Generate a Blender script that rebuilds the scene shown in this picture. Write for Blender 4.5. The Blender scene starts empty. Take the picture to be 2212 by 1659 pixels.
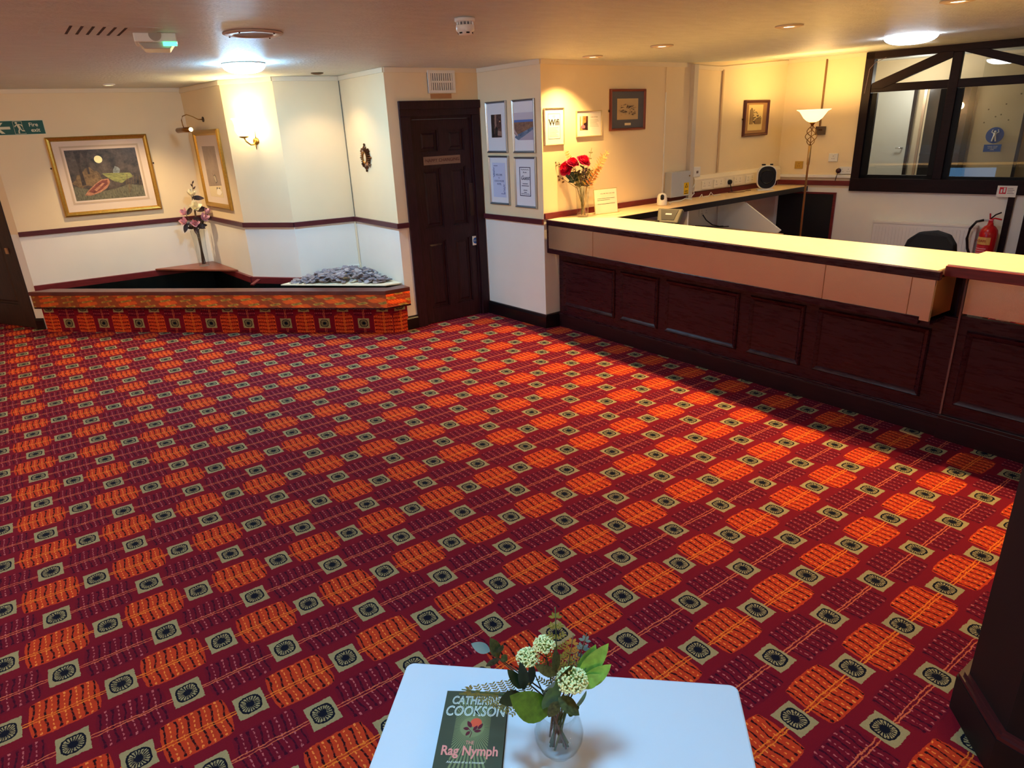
import bpy, bmesh, math, random
from mathutils import Vector, Matrix
random.seed(7)
PI = math.pi
S = bpy.context.scene
COL = S.collection

# ------------------------------------------------------------------ camera
cam_d = bpy.data.cameras.new('camera'); cam = bpy.data.objects.new('camera', cam_d); COL.objects.link(cam)
cam_d.sensor_fit = 'HORIZONTAL'; cam_d.sensor_width = 36.0
cam_d.lens = 36.0 * 1453.164 / 2212.0
cam_d.clip_start = 0.02; cam_d.clip_end = 60
CR = ((0.8086049, -0.5869265, -0.0409321), (-0.2405988, -0.2663793, -0.9333565), (0.5369082, 0.7645648, -0.3566094))
CAMZ = 1.81651
cam.matrix_world = Matrix(((CR[0][0], -CR[1][0], -CR[2][0], 0.0), (CR[0][1], -CR[1][1], -CR[2][1], 0.0),
                           (CR[0][2], -CR[1][2], -CR[2][2], CAMZ), (0, 0, 0, 1)))
S.camera = cam

DLP, DLP2 = 58.0, 18.0            # downlight power
SCO, SCB = 14.0, 180.0               # sconce shade, bulb
LSH, LBU, LPW = 0.9, 10.0, 14.0    # floor lamp shade, bulb, light
DES, DES2, DES3, DES4 = 88.0, 15.0, 64.0, 56.0   # dome lights, the last one an added unseen fill
OFP = 9.0
# ------------------------------------------------------------------ view, world
S.view_settings.view_transform = 'Standard'; S.view_settings.look = 'None'
S.view_settings.gamma = 1.0; S.view_settings.use_curve_mapping = False
S.view_settings.exposure = 1.0
w = bpy.data.worlds.new('world'); S.world = w; w.use_nodes = True
w.node_tree.nodes['Background'].inputs[0].default_value = (0.9, 0.8, 0.75, 1)
w.node_tree.nodes['Background'].inputs[1].default_value = 0.03

WARM = (1.0, 0.60, 0.22); COOL = (0.31, 0.67, 1.0); WARM2 = (1.0, 0.72, 0.40)
H = 2.342
def cz(x, y=0):                       # the ceiling sags and rises a little
    t = min(max((x - 5.6) / 1.9, 0), 1); t = t * t * (3 - 2 * t)
    u = min(max((y - 6.5) / 2.0, 0), 1)
    return H + 0.068 * t + 0.014 * u

# ------------------------------------------------------------------ lights
def spot(name, loc, power, color, size=1.3, blend=0.6, radius=0.03, tgt=None):
    d = bpy.data.lights.new(name, 'SPOT'); d.energy = power; d.color = color; d.spot_size = size; d.spot_blend = blend; d.shadow_soft_size = radius
    o = bpy.data.objects.new(name, d); COL.objects.link(o); o.location = loc
    v = (Vector(tgt) - Vector(loc)) if tgt else Vector((0, 0, -1))
    o.rotation_euler = v.to_track_quat('-Z', 'Y').to_euler(); return o
def point(name, loc, power, color, radius=0.05):
    d = bpy.data.lights.new(name, 'POINT'); d.energy = power; d.color = color; d.shadow_soft_size = radius
    o = bpy.data.objects.new(name, d); COL.objects.link(o); o.location = loc; return o
def area(name, loc, power, color, sx, sy, tgt):
    d = bpy.data.lights.new(name, 'AREA'); d.energy = power; d.color = color; d.shape = 'RECTANGLE'; d.size = sx; d.size_y = sy
    o = bpy.data.objects.new(name, d); COL.objects.link(o); o.location = loc
    o.rotation_euler = (Vector(tgt) - Vector(loc)).to_track_quat('-Z', 'Y').to_euler(); return o
DOWN = [(4.219, 4.629), (4.232, 3.876), (4.232, 2.817), (4.269, 1.859), (4.27, 0.8), (1.013, 7.862), (2.495, 6.376)]
for i, (x, y) in enumerate(DOWN):
    spot('downlight_and_fill_beam', (x - (0.15 if x > 4 else 0), y, H - 0.03), (DLP if x > 4 else (44.0 if x < 2 else 9.0)), WARM if x > 4 else WARM2, 2.0, 0.75, 0.018)
for x, y in ((-1.3, 6.8), (-1.6, 4.4)):      # added unseen spots, warm fill for the left side
    spot('downlight_and_fill_beam', (x, y, H - 0.03), 12.0 if x < 0 else 8.0, (1.0, .64, .32), 2.6, 0.8, 0.035)

for x, y in ((-2.95, 6.6), (-2.95, 3.0), (0.6, -2.2), (-2.0, -2.2)):   # added unseen warm lights that lift the ceiling and walls
    point('added_warm_glow', (x, y, 1.85), 15.0, (1.0, .68, .38), .08)
# ------------------------------------------------------------------ node material helpers
def lin(c):
    return tuple((v / 255 / 12.92) if v / 255 <= 0.04045 else ((v / 255 + 0.055) / 1.055) ** 2.4 for v in c)
MC = {}
def mat(name, rgb, rough=0.6, metal=0.0, noise=0.0, nscale=30.0, bump=0.0, bscale=None, stretch=None, emit=None, es=0.0, spec=0.5, coat=0.0, alpha=None, trans=0.0, sheen=0.0, rvar=0.0, ior=1.45):
    if name in MC: return MC[name]
    m = bpy.data.materials.new(name); m.use_nodes = True; nt = m.node_tree; N = nt.nodes; L = nt.links
    b = N['Principled BSDF']; c = lin(rgb)
    b.inputs['Base Color'].default_value = (*c, 1); b.inputs['Roughness'].default_value = rough; b.inputs['Metallic'].default_value = metal
    b.inputs['Specular IOR Level'].default_value = spec; b.inputs['Coat Weight'].default_value = coat; b.inputs['IOR'].default_value = ior
    if trans: b.inputs['Transmission Weight'].default_value = trans
    if sheen: b.inputs['Sheen Weight'].default_value = sheen
    if emit: b.inputs['Emission Color'].default_value = (*emit, 1); b.inputs['Emission Strength'].default_value = es
    tc = N.new('ShaderNodeTexCoord'); mp = N.new('ShaderNodeMapping'); L.new(tc.outputs['Object'], mp.inputs['Vector'])
    if stretch: mp.inputs['Scale'].default_value = stretch
    if noise or rvar:
        n = N.new('ShaderNodeTexNoise'); n.inputs['Scale'].default_value = nscale; n.inputs['Detail'].default_value = 5
        L.new(mp.outputs['Vector'], n.inputs['Vector'])
        if noise:
            r = N.new('ShaderNodeMix'); r.data_type = 'RGBA'
            r.inputs[6].default_value = (*[v * (1 - noise) for v in c], 1); r.inputs[7].default_value = (*[min(v * (1 + noise), 1) for v in c], 1)
            mr = N.new('ShaderNodeMapRange'); mr.inputs[1].default_value = 0.3; mr.inputs[2].default_value = 0.7
            L.new(n.outputs['Fac'], mr.inputs[0]); L.new(mr.outputs[0], r.inputs[0]); L.new(r.outputs[2], b.inputs['Base Color'])
        if rvar:
            m2 = N.new('ShaderNodeMapRange'); m2.inputs[1].default_value = 0.3; m2.inputs[2].default_value = 0.7
            m2.inputs[3].default_value = max(rough - rvar, 0.02); m2.inputs[4].default_value = rough + rvar
            L.new(n.outputs['Fac'], m2.inputs[0]); L.new(m2.outputs[0], b.inputs['Roughness'])
    if bump:
        n2 = N.new('ShaderNodeTexNoise'); n2.inputs['Scale'].default_value = bscale or nscale; n2.inputs['Detail'].default_value = 3
        L.new(mp.outputs['Vector'], n2.inputs['Vector'])
        bp = N.new('ShaderNodeBump'); bp.inputs['Strength'].default_value = 1.0; bp.inputs['Distance'].default_value = bump
        L.new(n2.outputs['Fac'], bp.inputs['Height']); L.new(bp.outputs[0], b.inputs['Normal'])
    MC[name] = m; return m

class X:                               # tiny expression builder over Math nodes
    nt = None
    def __init__(s, o): s.o = o
    @staticmethod
    def m(op, *a):
        n = X.nt.nodes.new('ShaderNodeMath'); n.operation = op
        for i, v in enumerate(a):
            if isinstance(v, X): X.nt.links.new(v.o, n.inputs[i])
            else: n.inputs[i].default_value = v
        return X(n.outputs[0])
    def __add__(s, b): return X.m('ADD', s, b)
    __radd__ = __add__
    def __sub__(s, b): return X.m('SUBTRACT', s, b)
    def __rsub__(s, b): return X.m('SUBTRACT', b, s)
    def __mul__(s, b): return X.m('MULTIPLY', s, b)
    __rmul__ = __mul__
    def __truediv__(s, b): return X.m('DIVIDE', s, b)
    def __lt__(s, b): return X.m('LESS_THAN', s, b)
    def __gt__(s, b): return X.m('GREATER_THAN', s, b)
    def abs(s): return X.m('ABSOLUTE', s)
    def pow(s, p): return X.m('POWER', s, p)
    def round(s): return X.m('FLOOR', s + 0.5)
    def fract(s): return X.m('FRACT', s)
    def max(s, b): return X.m('MAXIMUM', s, b)
    def min(s, b): return X.m('MINIMUM', s, b)

def carpet(name, ax, ay, ox, oy, pu, pv, sgn=-1.0):
    m = bpy.data.materials.new(name); m.use_nodes = True; nt = m.node_tree; N = nt.nodes; L = nt.links; X.nt = nt
    b = N['Principled BSDF']; b.inputs['Roughness'].default_value = 0.95; b.inputs['Specular IOR Level'].default_value = 0.15
    b.inputs['Sheen Weight'].default_value = 0.0
    tc = N.new('ShaderNodeTexCoord'); sp = N.new('ShaderNodeSeparateXYZ'); L.new(tc.outputs['Object'], sp.inputs[0])
    def noise(sc, det=2.0):
        n = N.new('ShaderNodeTexNoise'); n.inputs['Scale'].default_value = sc; n.inputs['Detail'].default_value = det; L.new(tc.outputs['Object'], n.inputs['Vector'])
        s2 = N.new('ShaderNodeSeparateColor'); L.new(n.outputs['Color'], s2.inputs[0]); return X(n.outputs['Fac']), X(s2.outputs[0]), X(s2.outputs[1]), X(s2.outputs[2])
    _, na, nb, nc = noise(140.0); _, ma, mb, mc = noise(28.0)
    Xc = X(sp.outputs[ax]); Yc = X(sp.outputs[ay])
    U0 = (Xc - ox) * (1.0 / pu); V0 = (Yc - oy) * (sgn / pv)
    jag = 0.035
    U = U0 + (na - 0.5) * jag + (ma - 0.5) * 0.05; V = V0 + (nb - 0.5) * jag * 1.2 + (mb - 0.5) * 0.05
    row = V0.round(); v = V - row
    odd = X.m('ABSOLUTE', X.m('MODULO', row, 2.0)).round()
    a = (U - odd * 1.0556) * 0.5
    u = (a - a.round()) * 2.0                      # from medallion centre, -1..1
    c = (a.fract() - 0.5) * 2.0                     # from block centre, -1..1
    au, av, ac = u.abs(), v.abs(), c.abs()
    med = (au < 0.28) * (av < 0.285)
    er = ((au / 0.195).pow(3.0) + (av / 0.19).pow(3.0)).pow(1 / 3.0)
    ring = ((er - 1.0).abs() < 0.09)
    th = X.m('ARCTAN2', v * 1.02, u)
    rr = (u * u + v * v).pow(0.5)
    sp1 = (((th * (20 / (2 * PI)) + mc * 0.8).fract() - 0.5).abs() * rr) < (0.026 + nb * 0.02)
    spk = sp1 * (er < 1.0) * (nc > 0.36)
    core = rr < (nb * 0.05 + 0.055)
    black = (ring.max(spk)).max(core) * med
    blk = ((ac + (av / 0.48).pow(3.0) * 0.07) < 0.61) * ((av + (ac / 0.6).pow(4.0) * 0.06) < 0.475)
    bend = (v * 9.0 + mc * 3.0)
    bend = X.m('SINE', bend) * 0.10
    t1 = (c / 0.213 + bend).fract()
    endb = (av > 0.38) * 0.05
    st = ((t1 - 0.5).abs() < (0.085 + endb)) * (av < 0.43) * (ac < 0.56)
    st = st * (0.65 + 0.35 * (X.m('SINE', v * 40.0 + ma * 8.0) > -0.6))
    t2 = (c / 0.213 + 0.5 + bend * 0.5).fract()
    dash = (X.m('SINE', v * 60.0 + nb * 5.0) > 0.0)
    wt = ((t2 - 0.5).abs() < (0.06 + endb * 0.8)) * (av < 0.45) * (ac < 0.60) * dash
    vv = (v - 0.03).abs() + (ma - 0.5) * 0.05
    ln = ((vv - 0.030).abs() < 0.011) * (1.0 - med)
    def mixc(f, A, B):
        n = N.new('ShaderNodeMix'); n.data_type = 'RGBA'
        L.new(f.o, n.inputs[0])
        for k, q in ((6, A), (7, B)):
            if isinstance(q, tuple): n.inputs[k].default_value = (*lin(q), 1)
            else: L.new(q, n.inputs[k])
        return n.outputs[2]
    dots = (X.m('SINE', t2 * 6.28) > 2)
    base = (126, 18, 38)
    orange = mixc(mb, CORG, CORG2)
    plum = mixc(mb, (108, 14, 38), (124, 18, 40))
    blockc = mixc(odd, orange, plum)
    col = mixc(blk, base, blockc)
    stc = mixc(odd, (50, 12, 22), (66, 8, 36))
    col = mixc(st * blk, col, stc)
    wc = mixc(odd, (250, 150, 70), (225, 130, 130))
    col = mixc(wt * blk * (1.0 - odd * 0.35), col, wc)
    lc = mixc(odd, (240, 130, 45), (215, 110, 75))
    col = mixc(ln, col, lc)
    col = mixc(med, col, mixc(na, CMED, CMED2))
    col = mixc(black, col, (16, 20, 36))
    f, _, _, _ = noise(500.0, 1.0)
    hs = N.new('ShaderNodeHueSaturation'); L.new(col, hs.inputs['Color']); L.new((f * 0.55 + 0.72).o, hs.inputs['Value'])
    L.new(hs.outputs[0], b.inputs['Base Color'])
    bp = N.new('ShaderNodeBump'); bp.inputs['Distance'].default_value = 0.003; bp.inputs['Strength'].default_value = 0.6; L.new(f.o, bp.inputs['Height']); L.new(bp.outputs[0], b.inputs['Normal'])
    return m
CORG = (212, 70, 34); CORG2 = (196, 56, 32); CMED = (178, 164, 118); CMED2 = (158, 146, 104)
M_FLOOR = carpet('patterned_carpet', 0, 1, 1.988, 2.395, 0.17374, 0.195)
M_RISER = carpet('patterned_carpet_riser', 2, 0, 0.095 - 0.17374 * 1.0556, 0.075, 0.17374, 0.201, 1.0)

WALLC = (240, 219, 180); WALLW = (240, 236, 226)
def wallmat():                        # cream paint above the dado rail, whiter paint below it
    m = mat('cream_and_white_wall_paint', WALLC, 0.75, bump=0.0006, bscale=260.0, spec=0.25); nt = m.node_tree; N = nt.nodes; L = nt.links
    tc = N.new('ShaderNodeTexCoord'); sp = N.new('ShaderNodeSeparateXYZ'); L.new(tc.outputs['Object'], sp.inputs[0])
    c = N.new('ShaderNodeMath'); c.operation = 'GREATER_THAN'; c.inputs[1].default_value = 1.0; L.new(sp.outputs[2], c.inputs[0])
    n = N.new('ShaderNodeTexNoise'); n.inputs['Scale'].default_value = 3.0; L.new(tc.outputs['Object'], n.inputs[0])
    x = N.new('ShaderNodeMix'); x.data_type = 'RGBA'; x.inputs[6].default_value = (*lin(WALLW), 1); x.inputs[7].default_value = (*lin(WALLC), 1); L.new(c.outputs[0], x.inputs[0])
    h = N.new('ShaderNodeHueSaturation'); L.new(x.outputs[2], h.inputs['Color']); r = N.new('ShaderNodeMapRange'); r.inputs[3].default_value = .95; r.inputs[4].default_value = 1.04; L.new(n.outputs[0], r.inputs[0]); L.new(r.outputs[0], h.inputs['Value']); L.new(h.outputs[0], N['Principled BSDF'].inputs['Base Color'])
    return m
M_WALL = wallmat()
M_CEIL = mat('textured_ceiling_paint', (216, 222, 218), 0.5, noise=0.05, nscale=6.0, bump=0.0080, bscale=48.0, stretch=(1, 2.6, 1), spec=0.4)
M_WHITE = mat('white_gloss_paint', (238, 234, 226), 0.35)
M_TRIM = mat('white_coving_strip', (234, 218, 188), 0.6)
M_MAH = mat('dark_mahogany', (50, 16, 24), 0.32, noise=0.25, nscale=9.0, stretch=(1, 1, 9), spec=0.4, rvar=0.1)
M_MAHH = mat('dark_mahogany_horizontal', (50, 16, 24), 0.30, noise=0.25, nscale=9.0, stretch=(1, 9, 9), spec=0.4, rvar=0.1)
M_DADO = mat('dado_mahogany', (82, 34, 42), 0.35, noise=0.2, nscale=9.0, stretch=(1, 9, 9))
M_MAHR = mat('red_mahogany', (110, 32, 36), 0.35, noise=0.25, nscale=10.0, stretch=(1, 8, 8), spec=0.5)
M_DOOR = mat('dark_stained_door', (44, 18, 26), 0.45, noise=0.4, nscale=8.0, stretch=(8, 1, 1), spec=0.35)
M_BLKW = mat('black_skirting_gloss', (20, 11, 15), 0.3, spec=0.5)
M_BRASS = mat('brushed_brass', (236, 204, 172), 0.27, 0.86, noise=0.05, nscale=12.0, stretch=(1, 4, 12))
M_BRASS2 = mat('polished_copper_brass', (255, 212, 128), 0.03, 0.92, noise=0.03, nscale=5.0)
M_LAM = mat('cream_laminate', (246, 232, 196), 0.35, noise=0.04, nscale=20, spec=0.4)
M_GOLD = mat('gilt_frame', (190, 150, 70), 0.34, 0.9, noise=0.12, nscale=60.0, rvar=0.05)
M_GOLDD = mat('dark_gilt', (120, 84, 34), 0.4, 0.9)
M_MATB = mat('cream_mount_board', (226, 206, 186), 0.8)
M_SILV = mat('silver_frame', (176, 186, 196), 0.28, 0.9)
M_PAPER = mat('white_paper', (226, 232, 242), 0.7)
M_BLACK = mat('black_plastic', (16, 15, 17), 0.35)
M_BLACKF = mat('black_fabric', (22, 20, 20), 0.9, noise=0.3, nscale=200)
M_WPL = mat('white_plastic', (236, 234, 226), 0.35)
M_GREYM = mat('grey_metal_box', (190, 194, 196), 0.4)
M_BRONZE = mat('antique_brass_lamp', (150, 104, 46), 0.35, 0.9)
M_DBRONZE = mat('dark_bronze', (74, 52, 34), 0.4, 0.8)
M_CHROME = mat('chrome', (220, 220, 225), 0.12, 1.0)
M_PIT = mat('black_pond_liner', (14, 18, 18), 0.25, noise=0.5, nscale=6.0)

# ------------------------------------------------------------------ mesh builder
class MB:
    def __init__(s): s.v = []; s.f = []; s.m = []
    def add(s, vs, fs, m=0):
        o = len(s.v); s.v += [tuple(q) for q in vs]; s.f += [tuple(o + i for i in f) for f in fs]; s.m += [m] * len(fs); return s
    def box(s, x0, x1, y0, y1, z0, z1, m=0):
        return s.add([(x0, y0, z0), (x1, y0, z0), (x1, y1, z0), (x0, y1, z0), (x0, y0, z1), (x1, y0, z1), (x1, y1, z1), (x0, y1, z1)],
                     [(0, 3, 2, 1), (4, 5, 6, 7), (0, 1, 5, 4), (1, 2, 6, 5), (2, 3, 7, 6), (3, 0, 4, 7)], m)
    def prism(s, poly, z0, z1, m=0):            # poly CCW in xy
        n = len(poly)
        vs = [(x, y, z0) for x, y in poly] + [(x, y, z1) for x, y in poly]
        return s.add(vs, [tuple(range(n - 1, -1, -1)), tuple(range(n, 2 * n))] + [(i, (i + 1) % n, n + (i + 1) % n, n + i) for i in range(n)], m)
    def plate(s, poly, y0, y1, m=0):            # poly CCW in xz seen from -y ; extruded in y
        n = len(poly)
        vs = [(x, y0, z) for x, z in poly] + [(x, y1, z) for x, z in poly]
        return s.add(vs, [tuple(range(n)), tuple(range(2 * n - 1, n - 1, -1))] + [(i, n + i, n + (i + 1) % n, (i + 1) % n) for i in range(n)], m)
    def tube(s, path, r, n=8, m=0, cap=True):
        P = [Vector(p) for p in path]; R = r if isinstance(r, (list, tuple)) else [r] * len(P); vs = []; fs = []
        up = Vector((0.13, 0.21, 0.97))
        for i, p in enumerate(P):
            t = (P[min(i + 1, len(P) - 1)] - P[max(i - 1, 0)]).normalized()
            a = t.cross(up)
            if a.length < 0.05: a = t.cross(Vector((1, 0, 0)))
            a.normalize(); b = t.cross(a)
            vs += [p + (a * math.cos(2 * PI * k / n) + b * math.sin(2 * PI * k / n)) * R[i] for k in range(n)]
        for i in range(len(P) - 1):
            for k in range(n):
                fs.append((i * n + k, i * n + (k + 1) % n, (i + 1) * n + (k + 1) % n, (i + 1) * n + k))
        if cap: fs += [tuple(range(n - 1, -1, -1)), tuple((len(P) - 1) * n + k for k in range(n))]
        return s.add(vs, fs, m)
    def lathe(s, prof, c=(0, 0, 0), n=24, m=0, axis='z', closed=False):
        vs = []; fs = []
        for r, z in prof:
            for k in range(n):
                a = 2 * PI * k / n; x, y = r * math.cos(a), r * math.sin(a)
                vs.append((c[0] + x, c[1] + y, c[2] + z) if axis == 'z' else (c[0] + x, c[1] + z, c[2] + y))
        P = len(prof)
        for i in range(P - 1 if not closed else P):
            j = (i + 1) % P
            for k in range(n):
                q = (i * n + k, i * n + (k + 1) % n, j * n + (k + 1) % n, j * n + k)
                fs.append(q if axis == 'z' else q[::-1])
        if not closed:
            if prof[0][0] > 1e-6: fs.append(tuple(range(n - 1, -1, -1)) if axis == 'z' else tuple(range(n)))
            if prof[-1][0] > 1e-6: fs.append(tuple((P - 1) * n + k for k in range(n)) if axis == 'z' else tuple((P - 1) * n + k for k in range(n - 1, -1, -1)))
        return s.add(vs, fs, m)
    def ball(s, c, r, n=8, m=0, sz=1.0):
        return s.lathe([(max(r * math.sin(PI * i / n), 1e-7), -r * sz * math.cos(PI * i / n)) for i in range(n + 1)], c, n + 2, m)
    def leaf(s, base, tip, width, normal, m=0, fold=0.25, curl=0.0, n=6, tw=0.0):
        b, t = Vector(base), Vector(tip); d = t - b; L_ = d.length; d.normalize(); nn = Vector(normal); side = d.cross(nn)
        if side.length < 1e-3: side = d.cross(Vector((1, 0, 0.3)))
        side.normalize(); nn = side.cross(d).normalized(); vs = []; fs = []
        for i in range(n + 1):
            k = i / n; wd = width * 0.5 * (math.sin(PI * min(k * 1.0, 1)) ** 0.75) * (1.05 - 0.35 * k) + 0.0004
            p = b + d * (L_ * k) - nn * (curl * L_ * k * k)
            vs += [p - side * wd + nn * wd * fold, p, p + side * wd + nn * wd * fold]
        for i in range(n):
            a = i * 3; fs += [(a, a + 1, a + 4, a + 3), (a + 1, a + 2, a + 5, a + 4)]
        return s.add(vs, fs, m)
    def build(s, name, mats, parent=None, loc=None, rot=None, smooth=False, bevel=0.0, label=None, kind=None):
        me = bpy.data.meshes.new(name); me.from_pydata(s.v, [], s.f)
        for q in (mats if isinstance(mats, (list, tuple)) else [mats]): me.materials.append(q)
        me.polygons.foreach_set('material_index', s.m)
        if smooth: me.polygons.foreach_set('use_smooth', [True] * len(s.f))
        me.update()
        o = bpy.data.objects.new(name, me); COL.objects.link(o)
        if parent: o.parent = parent
        if loc: o.location = loc
        if rot: o.rotation_euler = rot
        if bevel:
            bv = o.modifiers.new('bevel', 'BEVEL'); bv.width = bevel; bv.segments = 2; bv.limit_method = 'ANGLE'
        if smooth:
            try:
                me.shade_auto_smooth = True
            except Exception: pass
        if label: o['label'] = label
        if kind: o['kind'] = kind
        return o
def smooth_by_angle(o, ang=0.7):
    me = o.data
    me.polygons.foreach_set('use_smooth', [True] * len(me.polygons))
    bm = bmesh.new(); bm.from_mesh(me)
    for e in bm.edges:
        if len(e.link_faces) == 2 and e.calc_face_angle(0) > ang: e.smooth = False
    bm.to_mesh(me); bm.free()
def empty(name, label, cat, loc=(0, 0, 0), rz=0.0, group=None):
    o = bpy.data.objects.new(name, None); COL.objects.link(o); o.location = loc; o.rotation_euler = (0, 0, rz); o.empty_display_size = 0.05
    o['label'] = label; o['category'] = cat
    if group: o['group'] = group
    return o
def tag(o, label, cat, group=None):
    o['label'] = label; o['category'] = cat
    if group: o['group'] = group
    return o
def text(body, size, loc, parent, m, name='lettering', rot=(PI / 2, 0, 0), align='CENTER', ext=0.0004, shear=0.0, sx=1.0, offset=0.0, label=None):
    cu = bpy.data.curves.new('t', 'FONT'); cu.body = body; cu.size = size; cu.align_x = align; cu.align_y = 'CENTER'; cu.extrude = ext; cu.shear = shear; cu.offset = offset
    cu.resolution_u = 3
    t = bpy.data.objects.new('t', cu); COL.objects.link(t); dg = bpy.context.evaluated_depsgraph_get()
    me = bpy.data.meshes.new_from_object(t.evaluated_get(dg)); bpy.data.objects.remove(t)
    me.materials.clear(); me.materials.append(m)
    o = bpy.data.objects.new(name, me); COL.objects.link(o); o.parent = parent; o.location = loc; o.rotation_euler = rot; o.scale = (sx, 1, 1)
    if label: o['label'] = label
    return o

# ------------------------------------------------------------------ plan of the room
PA, PB, PC, PD = (1.761, 8.502), (1.86, 7.26), (2.218, 6.807), (2.837, 6.726)
PE, PF, PG, PH, PJ = (2.862, 5.80), (3.812, 5.782), (3.874, 4.90), (7.65, 5.06), (8.12, 2.85)
PL = (-0.02, 8.60)
class Wall:
    def __init__(s, a, b): s.a = Vector(a); s.b = Vector(b); s.L = (s.b - s.a).length; s.rz = math.atan2(b[1] - a[1], b[0] - a[0]); s.t = (s.b - s.a) / s.L
    def p(s, d, z=0.0, out=0.0):
        q = s.a + s.t * d; n = Vector((s.t.y, -s.t.x)); q = q + n * out; return (q.x, q.y, z)
WL = Wall(PL, PA); WAB = Wall(PA, PB); WBC = Wall(PB, PC); WCD = Wall(PC, PD); WDE = Wall(PD, PE); WEF = Wall(PE, PF); WFG = Wall(PF, PG); WGH = Wall(PG, PH); WHJ = Wall(PH, PJ)
def on(w, s, z=0.0, out=0.0): return dict(loc=w.p(s, z, out), rz=w.rz)

# floor and ceiling
FX0, FX1, FY0, FY1 = -3.3, 8.9, -2.6, 9.9
o = MB().box(FX0, FX1, FY0, FY1, -0.05, 0).build('floor', M_FLOOR); o['kind'] = 'structure'
mb = MB(); nx, ny = 60, 50
vs = []; fs = []
for j in range(ny + 1):
    for i in range(nx + 1):
        x = FX0 + (10.2 - FX0) * i / nx; y = FY0 + (FY1 - FY0) * j / ny
        vs.append((x, y, cz(x, y) + 0.004 * math.sin(x * 2.1 + y) * math.cos(y * 1.7)))
for j in range(ny):
    for i in range(nx):
        a = j * (nx + 1) + i; fs.append((a, a + nx + 1, a + nx + 2, a + 1))
mb.add(vs, fs); o = mb.build('ceiling', M_CEIL, smooth=True); o['kind'] = 'structure'
md = o.modifiers.new('thickness', 'SOLIDIFY'); md.thickness = 0.08; md.offset = -1

def wall(name, w, m=M_WALL, z1=2.5, th=0.09, s0=0.0, s1=None, z0=0.0):
    s1 = w.L if s1 is None else s1
    o = MB().box(s0, s1, 0.0, th, z0, z1).build(name, m, loc=w.p(0), rot=(0, 0, w.rz)); o['kind'] = 'structure'; return o
wall('wall_alcove_back', WL); wall('wall_alcove_side', WAB); wall('wall_sconce', WBC); wall('wall_alcove_right', WCD)
wall('wall_mirror', WDE); wall('wall_pillar', WFG)
wall('wall_reception_back', WGH)
# wall with the doorway
mb = MB().box(0, 0.107, 0, .09, 0, 2.5).box(0.107, WEF.L, 0, .09, 2.06, 2.5).box(WEF.L - 0.005, WEF.L, 0, .09, 0, 2.06)
o = mb.build('wall_door', M_WALL, loc=WEF.p(0), rot=(0, 0, WEF.rz)); o['kind'] = 'structure'
# window wall: below, left, above
WX = 4.9
mb = MB().box(0, 0.86, 0, .09, 0, 2.5).box(0.86, WX, 0, .09, 0, 1.0).box(0.86, WX, 0, .09, 2.37, 2.5)
o = mb.build('wall_reception_right', M_WALL, loc=WHJ.p(0), rot=(0, 0, WHJ.rz)); o['kind'] = 'structure'
# narrow end of the alcove wall, and the dark doorway left of it
WN = Wall((-0.085, 8.655), PL); wall('wall_alcove_end', WN)
WD2 = Wall((-0.72, 9.78), (-0.085, 8.655))
wall('wall_far_left', WD2, M_WALL, z0=2.06)
wall('wall_left', Wall((-3.25, -2.6), (-3.25, 9.9)))
wall('wall_far', Wall((-3.3, 9.8), (-0.72, 9.8)))
wall('wall_behind', Wall((8.9, -2.55), (-3.3, -2.55)))

# dado rails, skirting, ceiling strips
def strip(name, w, z0, z1, d, m, s0=0.0, s1=None, bevel=0.004, e0=0.0, e1=0.0):
    s1 = w.L if s1 is None else s1
    o = MB().box(s0 - e0, s1 + e1, -d, -0.0005, z0, z1).build(name, m, loc=w.p(0), rot=(0, 0, w.rz), bevel=bevel); o['kind'] = 'structure'; return o
k = 0
for w, e1, e0 in ((WL, 0, 0), (WAB, .012, 0), (WBC, .004, 0), (WCD, 0, 0), (WDE, .02, 0)):
    k += 1; strip('trim_%d' % k, w, 0.975, 1.022, 0.022, M_DADO, e1=e1)
strip('trim_6', WEF, 0.975, 1.022, 0.022, M_DADO, s1=0.105)
strip('trim_7', WFG, 0.975, 1.022, 0.022, M_DADO, e1=0.0)
for i, (w, s0, s1) in enumerate(((WAB, 0, None), (WBC, 0, None), (WCD, 0, None), (WDE, 0, None), (WEF, 0, None), (WFG, 0, None))):
    strip('trim_%d' % (8 + i), w, H - 0.04, H + 0.0, 0.012, M_TRIM, s0, s1, 0.002)
strip('trim_14', WL, H - 0.025, H + 0.015, 0.012, M_TRIM, 0, None, 0.002)
for i, (s0, s1, za, zb) in enumerate(((0, 1.95, 2.342, 2.345), (2.05, 2.5, 2.33, 2.318), (2.5, 3.78, 2.318, 2.405))):
    mb = MB(); mb.add([(s0, -.012, za - .04), (s1, -.012, zb - .04), (s1, 0, zb - .04), (s0, 0, za - .04), (s0, -.012, za), (s1, -.012, zb), (s1, 0, zb), (s0, 0, za)],
                      [(0, 3, 2, 1), (4, 5, 6, 7), (0, 1, 5, 4), (1, 2, 6, 5), (2, 3, 7, 6), (3, 0, 4, 7)])
    o = mb.build('trim_%d' % (15 + i), M_TRIM, loc=WGH.p(0), rot=(0, 0, WGH.rz)); o['kind'] = 'structure'
mb = MB().box(0, 0.86, -.012, 0, 2.37, 2.41); o = mb.build('trim_18', M_TRIM, loc=WHJ.p(0), rot=(0, 0, WHJ.rz)); o['kind'] = 'structure'
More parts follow.
